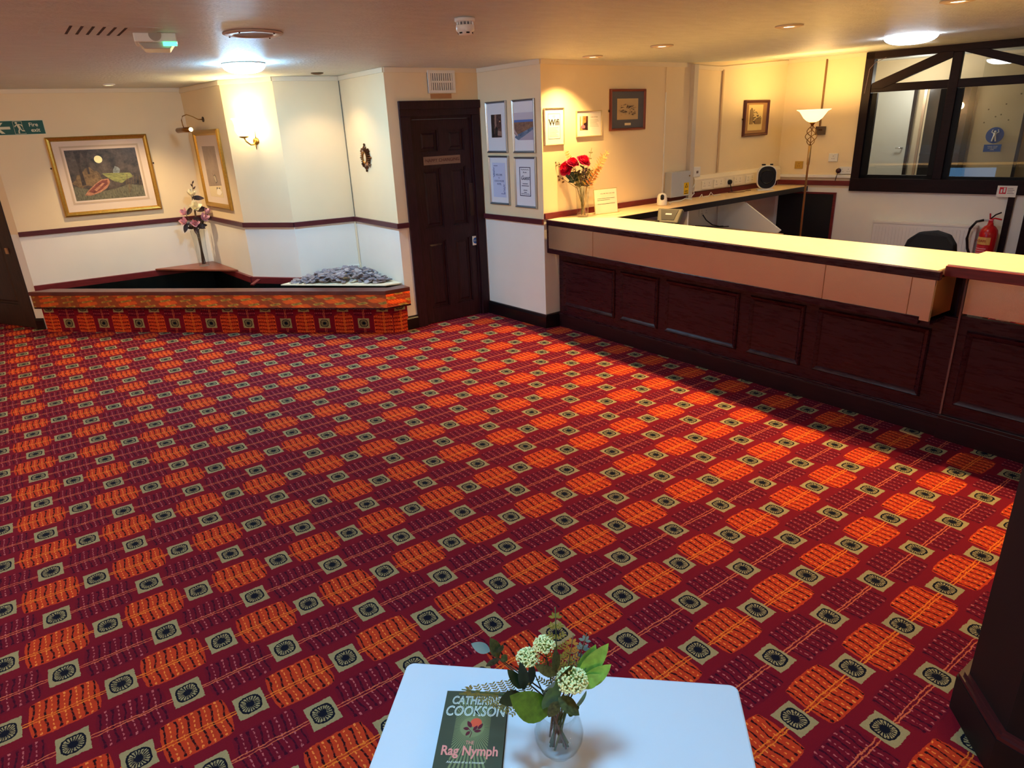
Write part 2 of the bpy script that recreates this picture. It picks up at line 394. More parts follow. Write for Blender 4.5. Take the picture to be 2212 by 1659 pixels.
def skirt(name, w, s0, s1, h=0.13, d=0.02):
    mb = MB(); prof = [(0, 0), (-d, 0), (-d, h - .025), (-d * .6, h - .012), (-d * .6, h - .005), (0, h)]
    n = len(prof); vs = [(s0, y, z) for y, z in prof] + [(s1, y, z) for y, z in prof]
    fs = [tuple(range(n)), tuple(range(2 * n - 1, n - 1, -1))] + [(i, n + i, n + (i + 1) % n, (i + 1) % n) for i in range(n)]
    mb.add(vs, fs); o = mb.build(name, M_BLKW, loc=w.p(0), rot=(0, 0, w.rz)); o['kind'] = 'structure'; return o
skirt('baseboard_pillar', WFG, 0.0, WFG.L + 0.02)
skirt('baseboard_door', WEF, -0.012, 0.107)
skirt('baseboard_end', WN, 0.0, WN.L, 0.12)
skirt('baseboard_reception', WGH, 0.0, WGH.L)
skirt('baseboard_window', WHJ, 0.75, WX, 0.1)
wr = Wall((3.874, 4.90), (4.03, 4.878))
skirt('baseboard_return', wr, 0.0, wr.L)

# ------------------------------------------------------------------ doors
def panelled(parent, x0, x1, z0, z1, cols, m, y=0.0, th=0.035, name='door_panel'):
    """stiles and rails with recessed, fielded panels; cols = list of (px0, px1, pz0, pz1)"""
    xs = sorted({x0, x1, *[c[0] for c in cols], *[c[1] for c in cols]}); zs = sorted({z0, z1, *[c[2] for c in cols], *[c[3] for c in cols]})
    mb = MB()
    for i in range(len(xs) - 1):
        for j in range(len(zs) - 1):
            cx, czz = (xs[i] + xs[i + 1]) / 2, (zs[j] + zs[j + 1]) / 2
            if any(c[0] < cx < c[1] and c[2] < czz < c[3] for c in cols): continue
            mb.box(xs[i], xs[i + 1], y, y + th, zs[j], zs[j + 1])
    mb.build('door_leaf_frame', m, parent)
    for c in cols:
        p = MB().box(c[0], c[1], y + .018, y + .026, c[2], c[3])
        a, b2 = .035, .05
        q = [(c[0] + a, c[2] + a), (c[1] - a, c[2] + a), (c[1] - a, c[3] - a), (c[0] + a, c[3] - a)]
        r = [(c[0] + b2, c[2] + b2), (c[1] - b2, c[2] + b2), (c[1] - b2, c[3] - b2), (c[0] + b2, c[3] - b2)]
        p.add([(x, y + .018, z) for x, z in q] + [(x, y + .008, z) for x, z in r], [(0, 1, 5, 4), (1, 2, 6, 5), (2, 3, 7, 6), (3, 0, 4, 7), (4, 5, 6, 7)])
        e = .012   # moulding around the recess
        for (u0, u1, w0, w1) in ((c[0], c[1], c[2], c[2] + e), (c[0], c[1], c[3] - e, c[3]), (c[0], c[0] + e, c[2], c[3]), (c[1] - e, c[1], c[2], c[3])):
            p.box(u0, u1, y + .004, y + .018, w0, w1)
        p.build(name, m, parent)
d1 = empty('door_1', 'dark six-panel wooden door in a dark frame between alcove and framed notices', 'door', **on(WEF, 0, 0)); d1['kind'] = 'structure'
del d1['category']; del d1['label']
x0f, x1f = 0.107, WEF.L - 0.004
mb = MB().box(x0f, x0f + .10, -.02, .05, 0, 1.94).box(x1f - .085, x1f, -.02, .05, 0, 1.94).box(x0f, x1f, -.02, .05, 1.94, 2.07).box(x0f - .004, x1f + 0.002, -.035, -.02, 2.0, 2.07)
mb.build('door_frame', M_DOOR, d1, bevel=.004)
MB().box(x0f + .10, x0f + .125, .0, .05, 0, 1.915).box(x1f - .105, x1f - .085, .0, .05, 0, 1.915).box(x0f + .10, x1f - .085, .0, .05, 1.915, 1.94).build('door_stop', M_DOOR, d1)
L0, L1 = x0f + .126, x1f - .106
mid = (L0 + L1) / 2 + .005
cols = []
for (a, b2) in ((L0 + .055, mid - .045), (mid + .045, L1 - .065)):
    cols += [(a, b2, .155, .815), (a, b2, .935, 1.49), (a, b2, 1.625, 1.83)]
panelled(d1, L0, L1, .008, 1.912, cols, M_DOOR, .012)
o = MB().box(.793, .856, .006, .012, 1.011, 1.321).build('push_plate', mat('tarnished_plate', (70, 48, 42), .4, .6), d1)
tag_p = MB().box(.321, .714, .002, .0125, 1.516, 1.59).build('sign_plate', mat('worn_wooden_sign', (138, 110, 92), .6, noise=.15, nscale=20, stretch=(1, 6, 6)), d1)
text('NAPPY CHANGING', .042, (.52, .0015, 1.553), tag_p, mat('sign_ink', (84, 40, 32), .7), ext=.0006)
pp = MB().box(.80, .868, .006, .0125, .718, .808).build('fire_door_notice', M_WPL, d1)
MB().lathe([(.03, 0), (.03, .0008)], (.834, .0052, .763), 24, 0, 'y').build('blue_disc', mat('safety_blue', (20, 84, 170), .5), pp)
text('FIRE DOOR\nKEEP SHUT', .0095, (.834, .0045, .763), pp, M_WPL, ext=.0004)
d2 = bpy.data.objects.new('door_2', None); COL.objects.link(d2); d2.location = WD2.p(0); d2.rotation_euler = (0, 0, WD2.rz); d2['kind'] = 'structure'
M_DOOR2 = mat('dark_brown_door', (52, 30, 20), .5, noise=.4, nscale=6.0, stretch=(6, 1, 1))
MB().box(0, .06, -.01, .08, 0, 2.0).box(WD2.L - .07, WD2.L - .002, -.01, .08, 0, 2.0).box(0, WD2.L - .002, -.01, .08, 2.0, 2.06).build('door_frame', M_DOOR2, d2, bevel=.004)
panelled(d2, .065, WD2.L - .075, .01, 1.995, [(.18, .55, .24, .95), (.68, 1.08, .24, .95), (.18, .55, 1.12, 1.85), (.68, 1.08, 1.12, 1.85)], M_DOOR2, .0)
MB().box(1.13, 1.17, -.012, 0, .80, .86).build('worn_patch', mat('bare_wood', (170, 130, 96), .8), d2)
# skirting against the dark door side
# ------------------------------------------------------------------ planter in the alcove
n45 = Vector((-0.70, -0.714)).normalized()
pl = empty('alcove_planter', 'long angled planter box with carpeted riser, polished copper band and mahogany rim in alcove', 'planter', (0, 0, 0))
c0, c1, c2 = Vector((-0.012, 8.44)), Vector((2.705, 5.79)), Vector((2.86, 5.785))
r0, r1, r2 = Vector((-0.07, 8.375)), Vector((2.60, 5.675)), Vector((2.845, 5.665))
def seg_box(mb, a, b, th, z0, z1, m=0):
    d = (b - a).normalized(); n = Vector((-d.y, d.x)) * th      # inward (away from viewer)
    mb.prism([(a.x, a.y), (b.x, b.y), (b.x + n.x, b.y + n.y), (a.x + n.x, a.y + n.y)], z0, z1, m)
L1_ = (c1 - c0).length
rz = math.atan2(c1.y - c0.y, c1.x - c0.x)
MB().box(0, L1_, 0, .05, 0, .275).build('carpeted_riser', M_RISER, pl, loc=(c0.x, c0.y, 0), rot=(0, 0, rz))
rz2 = math.atan2(c2.y - c1.y, c2.x - c1.x)
MB().box(0, (c2 - c1).length, 0, .05, 0, .275).build('carpeted_riser', M_RISER, pl, loc=(c1.x, c1.y, 0), rot=(0, 0, rz2))
mb = MB(); seg_box(mb, r0, r1, .02, .288, .412); mb.build('copper_band', M_BRASS2, pl)
mb = MB(); seg_box(mb, r1, r2, .02, .288, .412); mb.build('copper_band', M_BRASS2, pl)
mb = MB(); seg_box(mb, r0, r1, .14, .272, .288); seg_box(mb, r1, r2, .14, .272, .288); mb.build('lower_lip', M_MAHH, pl)
ins = n45 * -0.085
rim_o = [r0 + n45 * .008 + Vector((-.01, 0)), r1 + n45 * .008, r2 + Vector((0, -.01))]
rim_i = [Vector((0.12, 8.38)), Vector((2.68, 5.79)), Vector((2.845, 5.79))]
mb = MB(); P_ = [(q.x, q.y) for q in rim_o] + [(q.x, q.y) for q in rim_i[::-1]]
mb.prism(P_, .412, .45); mb.build('rim', mat('rim_mahogany', (98, 50, 44), .3, noise=.25, nscale=8), pl, bevel=.004)
# inner rails along the walls
def rail(w, s0, s1, nm='inner_rail'):
    MB().box(s0, s1, -.035, -.001, .40, .47).build(nm, M_MAHR, pl, loc=w.p(0), rot=(0, 0, w.rz), bevel=.003)
rail(WL, 0.0, WL.L); rail(WAB, 0, WAB.L); rail(WBC, 0, WBC.L); rail(WCD, 0, .35)
# liner
mb = MB(); inner = [(0.10, 8.52), (2.64, 5.90), (2.80, 5.92), (2.76, 6.66), (2.19, 6.74), (1.82, 7.22), (1.72, 8.45)]
n = len(inner); vs = [(x, y, .12) for x, y in inner] + [(x, y, .41) for x, y in inner]
mb.add(vs, [tuple(range(n))] + [(i, n + i, n + (i + 1) % n, (i + 1) % n) for i in range(n)]); mb.build('liner', M_PIT, pl)
# corner shelf
mb = MB(); sh = [(1.24, 8.52), (1.775, 7.75), (1.80, 7.70), (1.775, 8.05), (1.755, 8.495)]
mb.prism([(1.13, 8.50), (1.815, 7.66), (1.752, 8.492)], .472, .49); mb.build('corner_shelf', mat('shelf_mahogany', (140, 74, 54), .35, noise=.2, nscale=9), pl, bevel=.003)
mb = MB(); mb.prism([(1.95, 6.66), (2.69, 5.85), (2.85, 5.83), (2.828, 6.70), (2.25, 6.785)], .452, .462)
mb.build('cream_board', mat('cream_board', (238, 226, 196), .6), pl)
MB().box(-.06, .06, -.02, .02, 0, .012).build('loose_offcut', M_MAHR, pl, loc=(1.80, 6.98, .455), rot=(0, -.25, .6))
# succulent poking out of the pit
tu = empty('succulent_plant', 'small grey-green succulent in the dark planter pit', 'plant', (1.45, 7.30, .12))
mb = MB()
for i in range(26):
    a = random.uniform(0, 2 * PI); r = random.uniform(0, .13); l = random.uniform(.15, .30)
    b = (r * math.cos(a), r * math.sin(a), 0); t = (b[0] * 1.6 + random.uniform(-.02, .02), b[1] * 1.6, l)
    mb.leaf(b, t, .02, (math.cos(a), math.sin(a), .3), 0, .4)
mb.build('leaf_cluster', mat('succulent_green', (120, 150, 140), .6), tu, kind='stuff')
# slate chippings: individual pieces
M_SL = [mat('slate_%d' % i, c, .75, noise=.15, nscale=40) for i, c in enumerate(((150, 142, 150), (124, 118, 128), (172, 164, 168), (138, 126, 128)))]
chips = []
for k in range(8):
    mb = MB(); nn = random.choice((5, 6, 7)); pts = []
    for i in range(nn):
        a = 2 * PI * i / nn + random.uniform(-.2, .2); r = random.uniform(.7, 1.1)
        pts.append((.044 * r * math.cos(a), .030 * r * math.sin(a)))
    mb.prism(pts, -.0045, .0045); me = mb.build('slate_chip', M_SL[k % 4]).data
    ob = bpy.data.objects['slate_chip']; bpy.data.objects.remove(ob)
    chips.append(me)
def inpoly(x, y, P):
    c = False; j = len(P) - 1
    for i in range(len(P)):
        if ((P[i][1] > y) != (P[j][1] > y)) and (x < (P[j][0] - P[i][0]) * (y - P[i][1]) / (P[j][1] - P[i][1]) + P[i][0]): c = not c
        j = i
    return c
SP = [(2.02, 6.66), (2.66, 5.97), (2.79, 5.97), (2.78, 6.66), (2.25, 6.74)]
random.seed(3); cnt = 0
while cnt < 300:
    x, y = random.uniform(2.0, 2.8), random.uniform(5.9, 6.75)
    if not inpoly(x, y, SP): continue
    hgt = max(0.0, 1 - ((x - 2.6) / .55) ** 2 - ((y - 6.42) / .55) ** 2) * .085
    z = .467 + hgt * random.uniform(0, 1) ** .6
    o = bpy.data.objects.new('slate_chip', chips[cnt % 8]); COL.objects.link(o)
    o.location = (x, y, z); s = random.uniform(.8, 1.25); o.scale = (s, s, s)
    o.rotation_euler = (random.uniform(-.45, .45), random.uniform(-.45, .45), random.uniform(0, 6.28))
    tag(o, 'grey slate chipping in the heap on the cream board of the planter', 'stone', 'slate chippings heaped on the planter'); cnt += 1

# ------------------------------------------------------------------ pictures
def framed(name, w, s0, s1, z0, z1, fw, fd, fm, label, group=None, cat='picture', mount=None, back=M_MATB, fname='frame', prof='round'):
    e = empty(name, label, cat, group=group, **on(w, s0, z0))
    W_, Hh = s1 - s0, z1 - z0
    for (a, b2) in (((0, 0), (W_, 0)), ((W_, 0), (W_, Hh)), ((W_, Hh), (0, Hh)), ((0, Hh), (0, 0))):
        A = Vector(a); B = Vector(b2); d = (B - A).normalized(); n = Vector((-d.y, d.x)); 
        pts = []
        pr = [(0, -.001), (0, -fd * .7), (fw * .3, -fd), (fw * .7, -fd * .85), (fw, -fd * .45), (fw, -.001)]
        vs = []
        for u, y in pr:
            p = A + n * u + d * u; vs.append((p.x, y, p.y))
        for u, y in pr:
            p = B + n * u - d * u; vs.append((p.x, y, p.y))
        k = len(pr); MB().add(vs, [(i, (i + 1) % k, k + (i + 1) % k, k + i)[::-1] for i in range(k)] + [tuple(range(k)), tuple(range(2 * k - 1, k - 1, -1))]).build('frame_rail', fm, e)
    MB().box(fw * .9, W_ - fw * .9, -fd * .4, -.002, fw * .9, Hh - fw * .9).build('mount', back, e)
    return e, W_, Hh
def art(parent, name, polys, y, x0=0, z0=0, sx=1, sz=1, label=None, th=.0005):
    """flat print: polygons layered outwards; polys = [(material, [(u,v)...]), ...] in unit square"""
    mb = MB(); ms = []; 
    for i, (m, P) in enumerate(polys):
        if m not in ms: ms.append(m)
        Q = [(x0 + u * sx, z0 + v * sz) for u, v in P]
        ar = sum(Q[k][0] * Q[(k + 1) % len(Q)][1] - Q[(k + 1) % len(Q)][0] * Q[k][1] for k in range(len(Q)))
        if ar < 0: Q = Q[::-1]
        mb.plate(Q, y - th * (i + 1), y, ms.index(m))
    return mb.build(name, ms, parent, label=label)
sq = [(0, 0), (1, 0), (1, 1), (0, 1)]
def ell(cx, cy, rx, ry, n=18, a0=0, a1=2 * PI): return [(cx + rx * math.cos(a0 + (a1 - a0) * i / n), cy + ry * math.sin(a0 + (a1 - a0) * i / n)) for i in range(n)]
def blob(cx, cy, rx, ry, n=14, j=.25): return [(cx + rx * random.uniform(1 - j, 1 + j) * math.cos(2 * PI * i / n), cy + ry * random.uniform(1 - j, 1 + j) * math.sin(2 * PI * i / n)) for i in range(n)]
def clip1(P): return [(min(max(u, 0), 1), min(max(v, 0), 1)) for u, v in P]
# print material with strong mottling
def artmat(name, c1, c2, sc, c3=None, st=(1, 1, 1)):
    m = bpy.data.materials.new(name); m.use_nodes = True; N = m.node_tree.nodes; L = m.node_tree.links; b = N['Principled BSDF']; b.inputs['Roughness'].default_value = .35
    tc = N.new('ShaderNodeTexCoord'); mp = N.new('ShaderNodeMapping'); mp.inputs['Scale'].default_value = st; L.new(tc.outputs['Object'], mp.inputs[0])
    n = N.new('ShaderNodeTexNoise'); n.inputs['Scale'].default_value = sc; n.inputs['Detail'].default_value = 8; n.inputs['Roughness'].default_value = .7; L.new(mp.outputs[0], n.inputs[0])
    r = N.new('ShaderNodeValToRGB'); r.color_ramp.elements[0].position = .35; r.color_ramp.elements[1].position = .65
    r.color_ramp.elements[0].color = (*lin(c1), 1); r.color_ramp.elements[1].color = (*lin(c2), 1)
    if c3: q = r.color_ramp.elements.new(.75); q.color = (*lin(c3), 1)
    L.new(n.outputs['Fac'], r.inputs[0]); L.new(r.outputs[0], b.inputs['Base Color']); return m
random.seed(11)
e, W_, Hh = framed('river_picture', WL, .443, 1.362, 1.128, 1.908, .042, .035, M_GOLD, 'large gilt-framed print of a moored rowing boat under a pale moon', cat='picture')
MB().box(.10, W_ - .10, -.0155, -.013, .115, Hh - .09).build('mount_inner', mat('mount_line', (200, 176, 150), .8), e)
MB().box(.118, W_ - .118, -.0165, -.0155, .133, Hh - .108).build('mount_bevel', M_MATB, e)
A = [(artmat('river_bg', (40, 38, 36), (96, 84, 74), 12, (120, 120, 92)), sq)]
dk = artmat('art_dark', (36, 30, 28), (74, 62, 54), 30); rd = artmat('art_reeds', (76, 60, 44), (140, 114, 78), 26); gy = artmat('art_lily', (92, 98, 60), (164, 164, 96), 24, st=(1, 1, 4))
mist0 = 0; disc = mat('art_disc', (250, 246, 190), .5); mist = artmat('art_mist', (96, 100, 100), (150, 160, 160), 20); hull = artmat('art_hull', (150, 96, 70), (196, 142, 108), 30); hin = artmat('art_hull_dark', (80, 42, 40), (150, 84, 70), 26, st=(1, 1, 5)); gw = artmat('art_grass', (70, 66, 52), (130, 126, 100), 40, st=(4, 1, 1))
A += [(gw, [(0, 0), (1, 0), (1, .22), (.8, .27), (.6, .2), (.4, .16), (.2, .22), (0, .3)]), (mist, blob(.66, .55, .05, .09)), (gy, clip1([(.44, .52), (.85, .5), (.88, .42), (.78, .37), (.7, .30), (.6, .34), (.5, .44)]))]
A += [(rd, clip1(blob(.26, .45, .16, .17, 18))), (rd, clip1(blob(.13, .36, .12, .09, 16)))]
A += [(dk, [(.13, .30), (.19, .30), (.17, .7), (.22, .98), (.12, .98), (.14, .7)]), (dk, [(.25, .52), (.28, .52), (.28, .85), (.33, .98), (.22, .98), (.25, .8)])]
A += [(disc, ell(.44, .80, .058, .075)), (hull, [(.13, .10), (.20, .20), (.33, .33), (.42, .40), (.52, .41), (.53, .33), (.47, .22), (.36, .14), (.22, .09)]), (hin, [(.2, .17), (.33, .31), (.42, .38), (.50, .385), (.49, .30), (.38, .19), (.27, .13)]), (hull, [(.28, .2), (.42, .33), (.45, .32), (.31, .17)])]  # pale flat disc above the boat, then the hull
for i in range(10):
    u = random.uniform(.72, .97); v = random.uniform(.05, .3); A.append((rd, [(u, v), (u + .005, v), (u + .03, v + .18), (u + .024, v + .18)]))
pt = art(e, 'print', A, -.0165, .135, .15, W_ - .27, Hh - .28, th=.0003)
MB().ball((-.012, -.004, Hh * .62), .008).build('hanging_stud', M_DBRONZE, e); MB().ball((W_ + .012, -.004, Hh * .62), .008).build('hanging_stud', M_DBRONZE, e)
# portrait with the bird, on the alcove side
e, W_, Hh = framed('bird_picture', WAB, .23, 1.018, 1.128, 1.92, .055, .035, M_GOLD, 'gilt-framed print of a bird over a pale bloom, on the alcove side wall', cat='picture')
A = [(artmat('bird_bg', (140, 118, 104), (162, 140, 124), 6), [(0, .2), (1, .2), (1, 1), (0, 1)]), (mat('art_cream', (226, 206, 166), .5), [(0, 0), (1, 0), (1, .24), (0, .2)]),
     (dk, [(.42, .48), (.5, .42), (.62, .45), (.7, .40), (.72, .30), (.60, .27), (.52, .34), (.48, .44)]), (mat('art_pale', (186, 172, 150), .5), [(.5, .41), (.61, .43), (.68, .39), (.69, .31), (.61, .29), (.54, .35)]),
     (dk, [(.55, .12), (.6, .2), (.72, .18), (.85, .2), (.8, .13), (.65, .12)]), (mat('art_bloom', (244, 232, 210), .5), blob(.72, .1, .2, .07))]
art(e, 'print', A, -.0145, .19, .12, W_ - .38, Hh - .28, th=.0004)
# etchings and hunting print in reception
M_WOODF = mat('red_wood_frame', (128, 62, 44), .35); M_WOODD = mat('dark_wood_frame', (84, 40, 34), .35)
e, W_, Hh = framed('etching_picture', WGH, .832, 1.316, 1.742, 2.106, .022, .03, M_WOODF, 'wood-framed sketch with grey-blue mount, right of the small cottage notice', back=mat('slate_mount', (92, 92, 98), .8))
A = [(mat('etch_paper', (196, 168, 122), .7), sq)]
random.seed(5)
ink = mat('ink', (58, 44, 40), .7); ink2 = mat('ink2', (110, 88, 66), .7)
for i in range(46):
    u, v = random.uniform(.1, .88), random.uniform(.15, .72) * .9 + .08; A.append((random.choice((ink, ink2)), blob(u, v, random.uniform(.015, .06), random.uniform(.006, .02), 7, .5)))
art(e, 'print', A, -.0125, .094, .096, .29, .185, th=.0002)
MB().box(.20, .285, -.014, -.0125, .045, .066).build('title_plate', mat('title_card', (232, 214, 170), .6), e)
MB().ball((-.008, -.01, Hh * .48), .01).build('hanging_ring', M_DBRONZE, e)
e, W_, Hh = framed('town_picture', WGH, 2.962, 3.437, 1.608, 1.987, .03, .035, M_WOODD, 'brown-framed street etching above the fan heater', back=mat('brown_mount', (170, 128, 84), .7))
A = [(mat('etch_paper2', (232, 206, 142), .7), sq)]
for i in range(40):
    u = random.uniform(.1, .88); v = random.uniform(.25, .8) * (1.05 - .5 * u) + .1; A.append((ink2, blob(u, min(v, .9), random.uniform(.01, .05), random.uniform(.01, .04), 7, .5)))
A.append((mat('ink3', (150, 124, 84), .7), [(.1, .25), (.3, .25), (.3, .75), (.2, .88), (.1, .8)])); A.append((MC['ink3'], [(.45, .25), (.88, .25), (.88, .5), (.45, .42)]))
art(e, 'print', A, -.015, .085, .06, .28, .27, th=.0002)
MB().ball((-.008, -.01, Hh * .48), .01).build('hanging_ring', M_DBRONZE, e)
# wifi notice
M_THINF = mat('pale_steel_frame', (206, 190, 150), .35, .6)
inkd = mat('print_ink', (30, 24, 16), .7); inkl = mat('print_ink_light', (170, 156, 120), .7); M_NP = mat('notice_paper', (244, 238, 226), .6)
e, W_, Hh = framed('wifi_notice', WGH, .022, .252, 1.652, 1.958, .008, .022, M_THINF, 'framed white Wifi notice, first on the reception wall beside the pillar', cat='notice', back=M_NP)
for (a, b2, c, d) in ((.045, .185, .255, .258), (.045, .185, .05, .053), (.045, .0475, .05, .258), (.1825, .185, .05, .258)):
    MB().box(a, b2, -.0095, -.0085, c, d).build('border_line', inkd, e)
text('Wifi', .072, (.115, -.0095, .185), e, inkd, offset=.0016, label='large dark word on the notice')
mb = MB()
for r in (.010, .018, .026):
    mb.tube([(.115 + r * math.cos(a), -.009, .216 + r * math.sin(a)) for a in [PI * .25 + PI * .5 * i / 8 for i in range(9)]], .0012, 4)
mb.build('signal_symbol', inkl, e)
for i in range(7): MB().box(.06, .165 - (i % 3) * .012, -.0095, -.0085, .070 + i * .012, .0725 + i * .012).build('text_line', inkl, e)
e, W_, Hh = framed('cottage_notice', WGH, .404, .724, 1.706, 1.927, .008, .02, M_THINF, 'small landscape-shaped framed notice with a colour photo, right of the Wifi one', cat='notice', back=M_NP)
rng = random.Random(2)
A = [(artmat('photo_warm', (190, 120, 50), (236, 180, 96), 30), sq), (mat('ph_white', (240, 226, 200), .6), [(.1, 1), (.35, 1), (.3, .3), (.12, .3)]), (mat('ph_brown', (90, 40, 20), .6), [(.8, 1), (1, 1), (1, .3), (.75, .5)]),
     (mat('ph_dark', (50, 26, 30), .6), [(.5, .5), (.75, .55), (.95, .7), (1, 0), (.3, .08), (.35, .2)]), (mat('ph_pink', (200, 120, 130), .6), blob(.4, .25, .25, .14))]
art(e, 'photo', A, -.008, .045, .055, .10, .12, th=.0003)
text('YOUR COTTAGE', .012, (.225, -.0085, .165), e, inkl)
for i in range(6): MB().box(.172, .285 - (i % 4) * .008, -.0085, -.008, .085 + i * .011, .0872 + i * .011).build('text_line', inkl, e)
# four silver frames
bluei = mat('blue_ink', (70, 84, 150), .6)
def silver(s0, z0, label):
    return framed('silver_notice_frame', WFG, s0, s0 + .30, z0, z0 + .449, .02, .02, M_SILV, label, 'silver frames on the pillar', 'notice', back=M_PAPER)[0]
e = silver(.12, 1.595, 'silver frame holding a small dark photo, upper left of four on the pillar')
random.seed(8)
A = [(artmat('photo_room', (40, 30, 32), (120, 90, 80), 45), sq), (dk, [(0, 0), (.25, 0), (.3, 1), (0, 1)]), (mat('ph_stone', (150, 124, 112), .6), [(.35, .4), (.5, .45), (.52, 1), (.38, 1)]), (dk, [(.35, 0), (.6, 0), (.62, .4), (.45, .5), (.35, .3)]), (mat('ph_lamp', (230, 190, 150), .6), blob(.85, .7, .05, .03)), (MC['ph_stone'], [(.6, .1), (1, .05), (1, .25), (.65, .3)])]
art(e, 'photo', A, -.009, .075, .135, .15, .20, th=.0003)
e = silver(.506, 1.593, 'silver frame holding a coastal town aerial photo, upper right of four on the pillar')
A = [(mat('aer_sky', (196, 196, 214), .6), [(0, .72), (1, .72), (1, 1), (0, 1)]), (mat('aer_sea', (90, 120, 190), .6), [(0, .64), (1, .66), (1, .74), (0, .74)]), (artmat('aer_land', (100, 72, 76), (160, 126, 96), 40), [(0, .25), (.15, .1), (1, .42), (1, .66), (0, .65)]),
     (artmat('aer_road', (70, 90, 120), (130, 150, 180), 30), [(.02, .1), (.2, .0), (1, .36), (1, .48), (.3, .24), (.1, .2)]), (mat('aer_sand', (176, 170, 190), .6), [(.2, .0), (1, 0), (1, .38), (.35, .06)]), (mat('aer_cliff', (190, 160, 160), .6), [(0, .42), (.2, .18), (.14, .14), (0, .3)])]
art(e, 'photo', A, -.009, .02, .11, .26, .23, th=.0003)
e = silver(.126, 1.12, 'silver frame with a blue WELCOME text sheet, lower left of four on the pillar')
MB().box(.055, .245, -.01, -.009, .07, .385).build('sheet', mat('pale_blue_sheet', (196, 208, 240), .7), e)
for i, (t, s_) in enumerate((('WELCOME', .024), ('TO', .018), ('COUCH HOUSE', .024), ('HOTEL', .024))):
    text(t, s_, (.15, -.0105, .275 - i * .028), e, bluei, sx=.85)
mb = MB()
for (cx, cy, sg) in ((.075, .345, 1), (.225, .11, -1)):
    for i in range(14):
        t = i / 14; mb.leaf((cx + random.uniform(-.01, .01), -.0103, cy - sg * t * .09), (cx + random.uniform(-.015, .015), -.0106, cy - sg * t * .09 - .012), .008, (0, -1, 0))
    for i in range(8):
        t = i / 8; mb.leaf((cx + sg * t * .06, -.0103, cy + sg * .01), (cx + sg * t * .06 + .01, -.0106, cy + sg * .01 + .006), .006, (0, -1, 0))
mb.build('floral_corner', mat('faint_blue_ink', (120, 130, 180), .7), e)
e = silver(.508, 1.111, 'silver frame with a navy-bordered Guest card, lower right of four on the pillar')
navy = mat('navy_ink', (40, 50, 90), .6)
for (a, b2, c, d) in ((.07, .22, .355, .361), (.07, .22, .105, .111), (.07, .076, .105, .361), (.214, .22, .105, .361)): MB().box(a, b2, -.0105, -.009, c, d).build('border_line', navy, e)
text('Be our', .018, (.145, -.0105, .315), e, navy); text('Guest', .052, (.147, -.0105, .265), e, navy, shear=.3, sx=.95)
for i, wd in enumerate((.07, .10, .0, .05, .035)):
    if wd: MB().box(.145 - wd / 2, .145 + wd / 2, -.0105, -.009, .212 - i * .019, .217 - i * .019).build('text_line', navy, e)
for z in (.338, .125): MB().tube([(.09 + .11 * i / 12, -.0098, z + .004 * math.sin(i * 2.1)) for i in range(13)], .0018, 4).build('scroll_line', navy, e)

# sunburst mirror
e = empty('sunburst_mirror', 'small carved sunburst mirror with oval glass on the alcove wall', 'mirror', **on(WDE, .415, 1.60))
mb = MB(); nr = 28
for i in range(nr):
    a = 2 * PI * i / nr; long_ = 1.0 if i % 7 in (0, 3, 4) else .82
    rx, rz_ = .115 * long_, .105 * long_ * (1.0 if abs(math.sin(a)) < .95 else 1.2)
    ca, sa = math.cos(a), math.sin(a); da = .085
    mb.add([(.045 * math.cos(a - da * 2), -.012, .055 * math.sin(a - da * 2)), (.045 * math.cos(a + da * 2), -.012, .055 * math.sin(a + da * 2)), (rx * math.cos(a + da), -.006, rz_ * math.sin(a + da)), (rx * math.cos(a - da), -.006, rz_ * math.sin(a - da)), (.08 * ca, -.028, .085 * sa), (.045 * ca, -.022, .055 * sa), (rx * ca * 1.04, -.012, rz_ * sa * 1.04)],
           [(0, 5, 4), (5, 1, 4), (0, 4, 3), (4, 1, 2), (3, 4, 6), (4, 2, 6)])
mb.box(-.07, .07, -.008, -.001, -.075, .075); mb.build('sunburst_frame', mat('aged_gilt_carving', (104, 66, 40), .4, .7, noise=.4, nscale=30), e)
MB().lathe([(.036, 0), (.036, .012), (.046, .012), (.046, 0)], (0, -.024, 0), 28, 0, 'y', True).build('bezel', M_BRONZE, e).scale = (1, 1, 1.25)
o = MB().lathe([(.038, 0), (.038, .002)], (0, -.018, 0), 28, 0, 'y').build('mirror_glass', mat('mirror_glass', (235, 230, 225), .05, 1.0), e); o.scale = (1, 1, 1.25)
for sg in (1, -1): MB().ball((0, -.01, sg * .118), .011, 8).build('finial', M_DBRONZE, e)

# picture light above the bird picture
e = empty('picture_light', 'brass picture light on a swan-neck arm over the bird print', 'lamp', **on(WAB, .60, 2.02))
MB().lathe([(.026, -.008), (.026, 0)], (0, 0, 0), 20, 0, 'y').build('wall_plate', M_DBRONZE, e)
MB().tube([(0, -.005, 0), (0, -.05, .0), (-.01, -.10, .03), (-.02, -.15, .05), (-.03, -.19, .035), (-.035, -.205, 0), (-.04, -.20, -.05), (-.045, -.195, -.08)], .005, 8).build('swan_neck_arm', M_BRONZE, e, smooth=True)
MB().tube([(-.28, -.19, -.095), (.16, -.19, -.095)], .025, 14).build('lamp_tube', M_BRONZE, e, smooth=True)
MB().lathe([(.02, -.003), (.02, 0)], (-0.0, 0, 0), 20, 0, 'y').build('end_lens', mat('lit_lens', (255, 240, 150), .3, emit=(1, .85, .4), es=2.0), e, loc=(.162, -.19, -.095), rot=(0, 0, PI / 2))

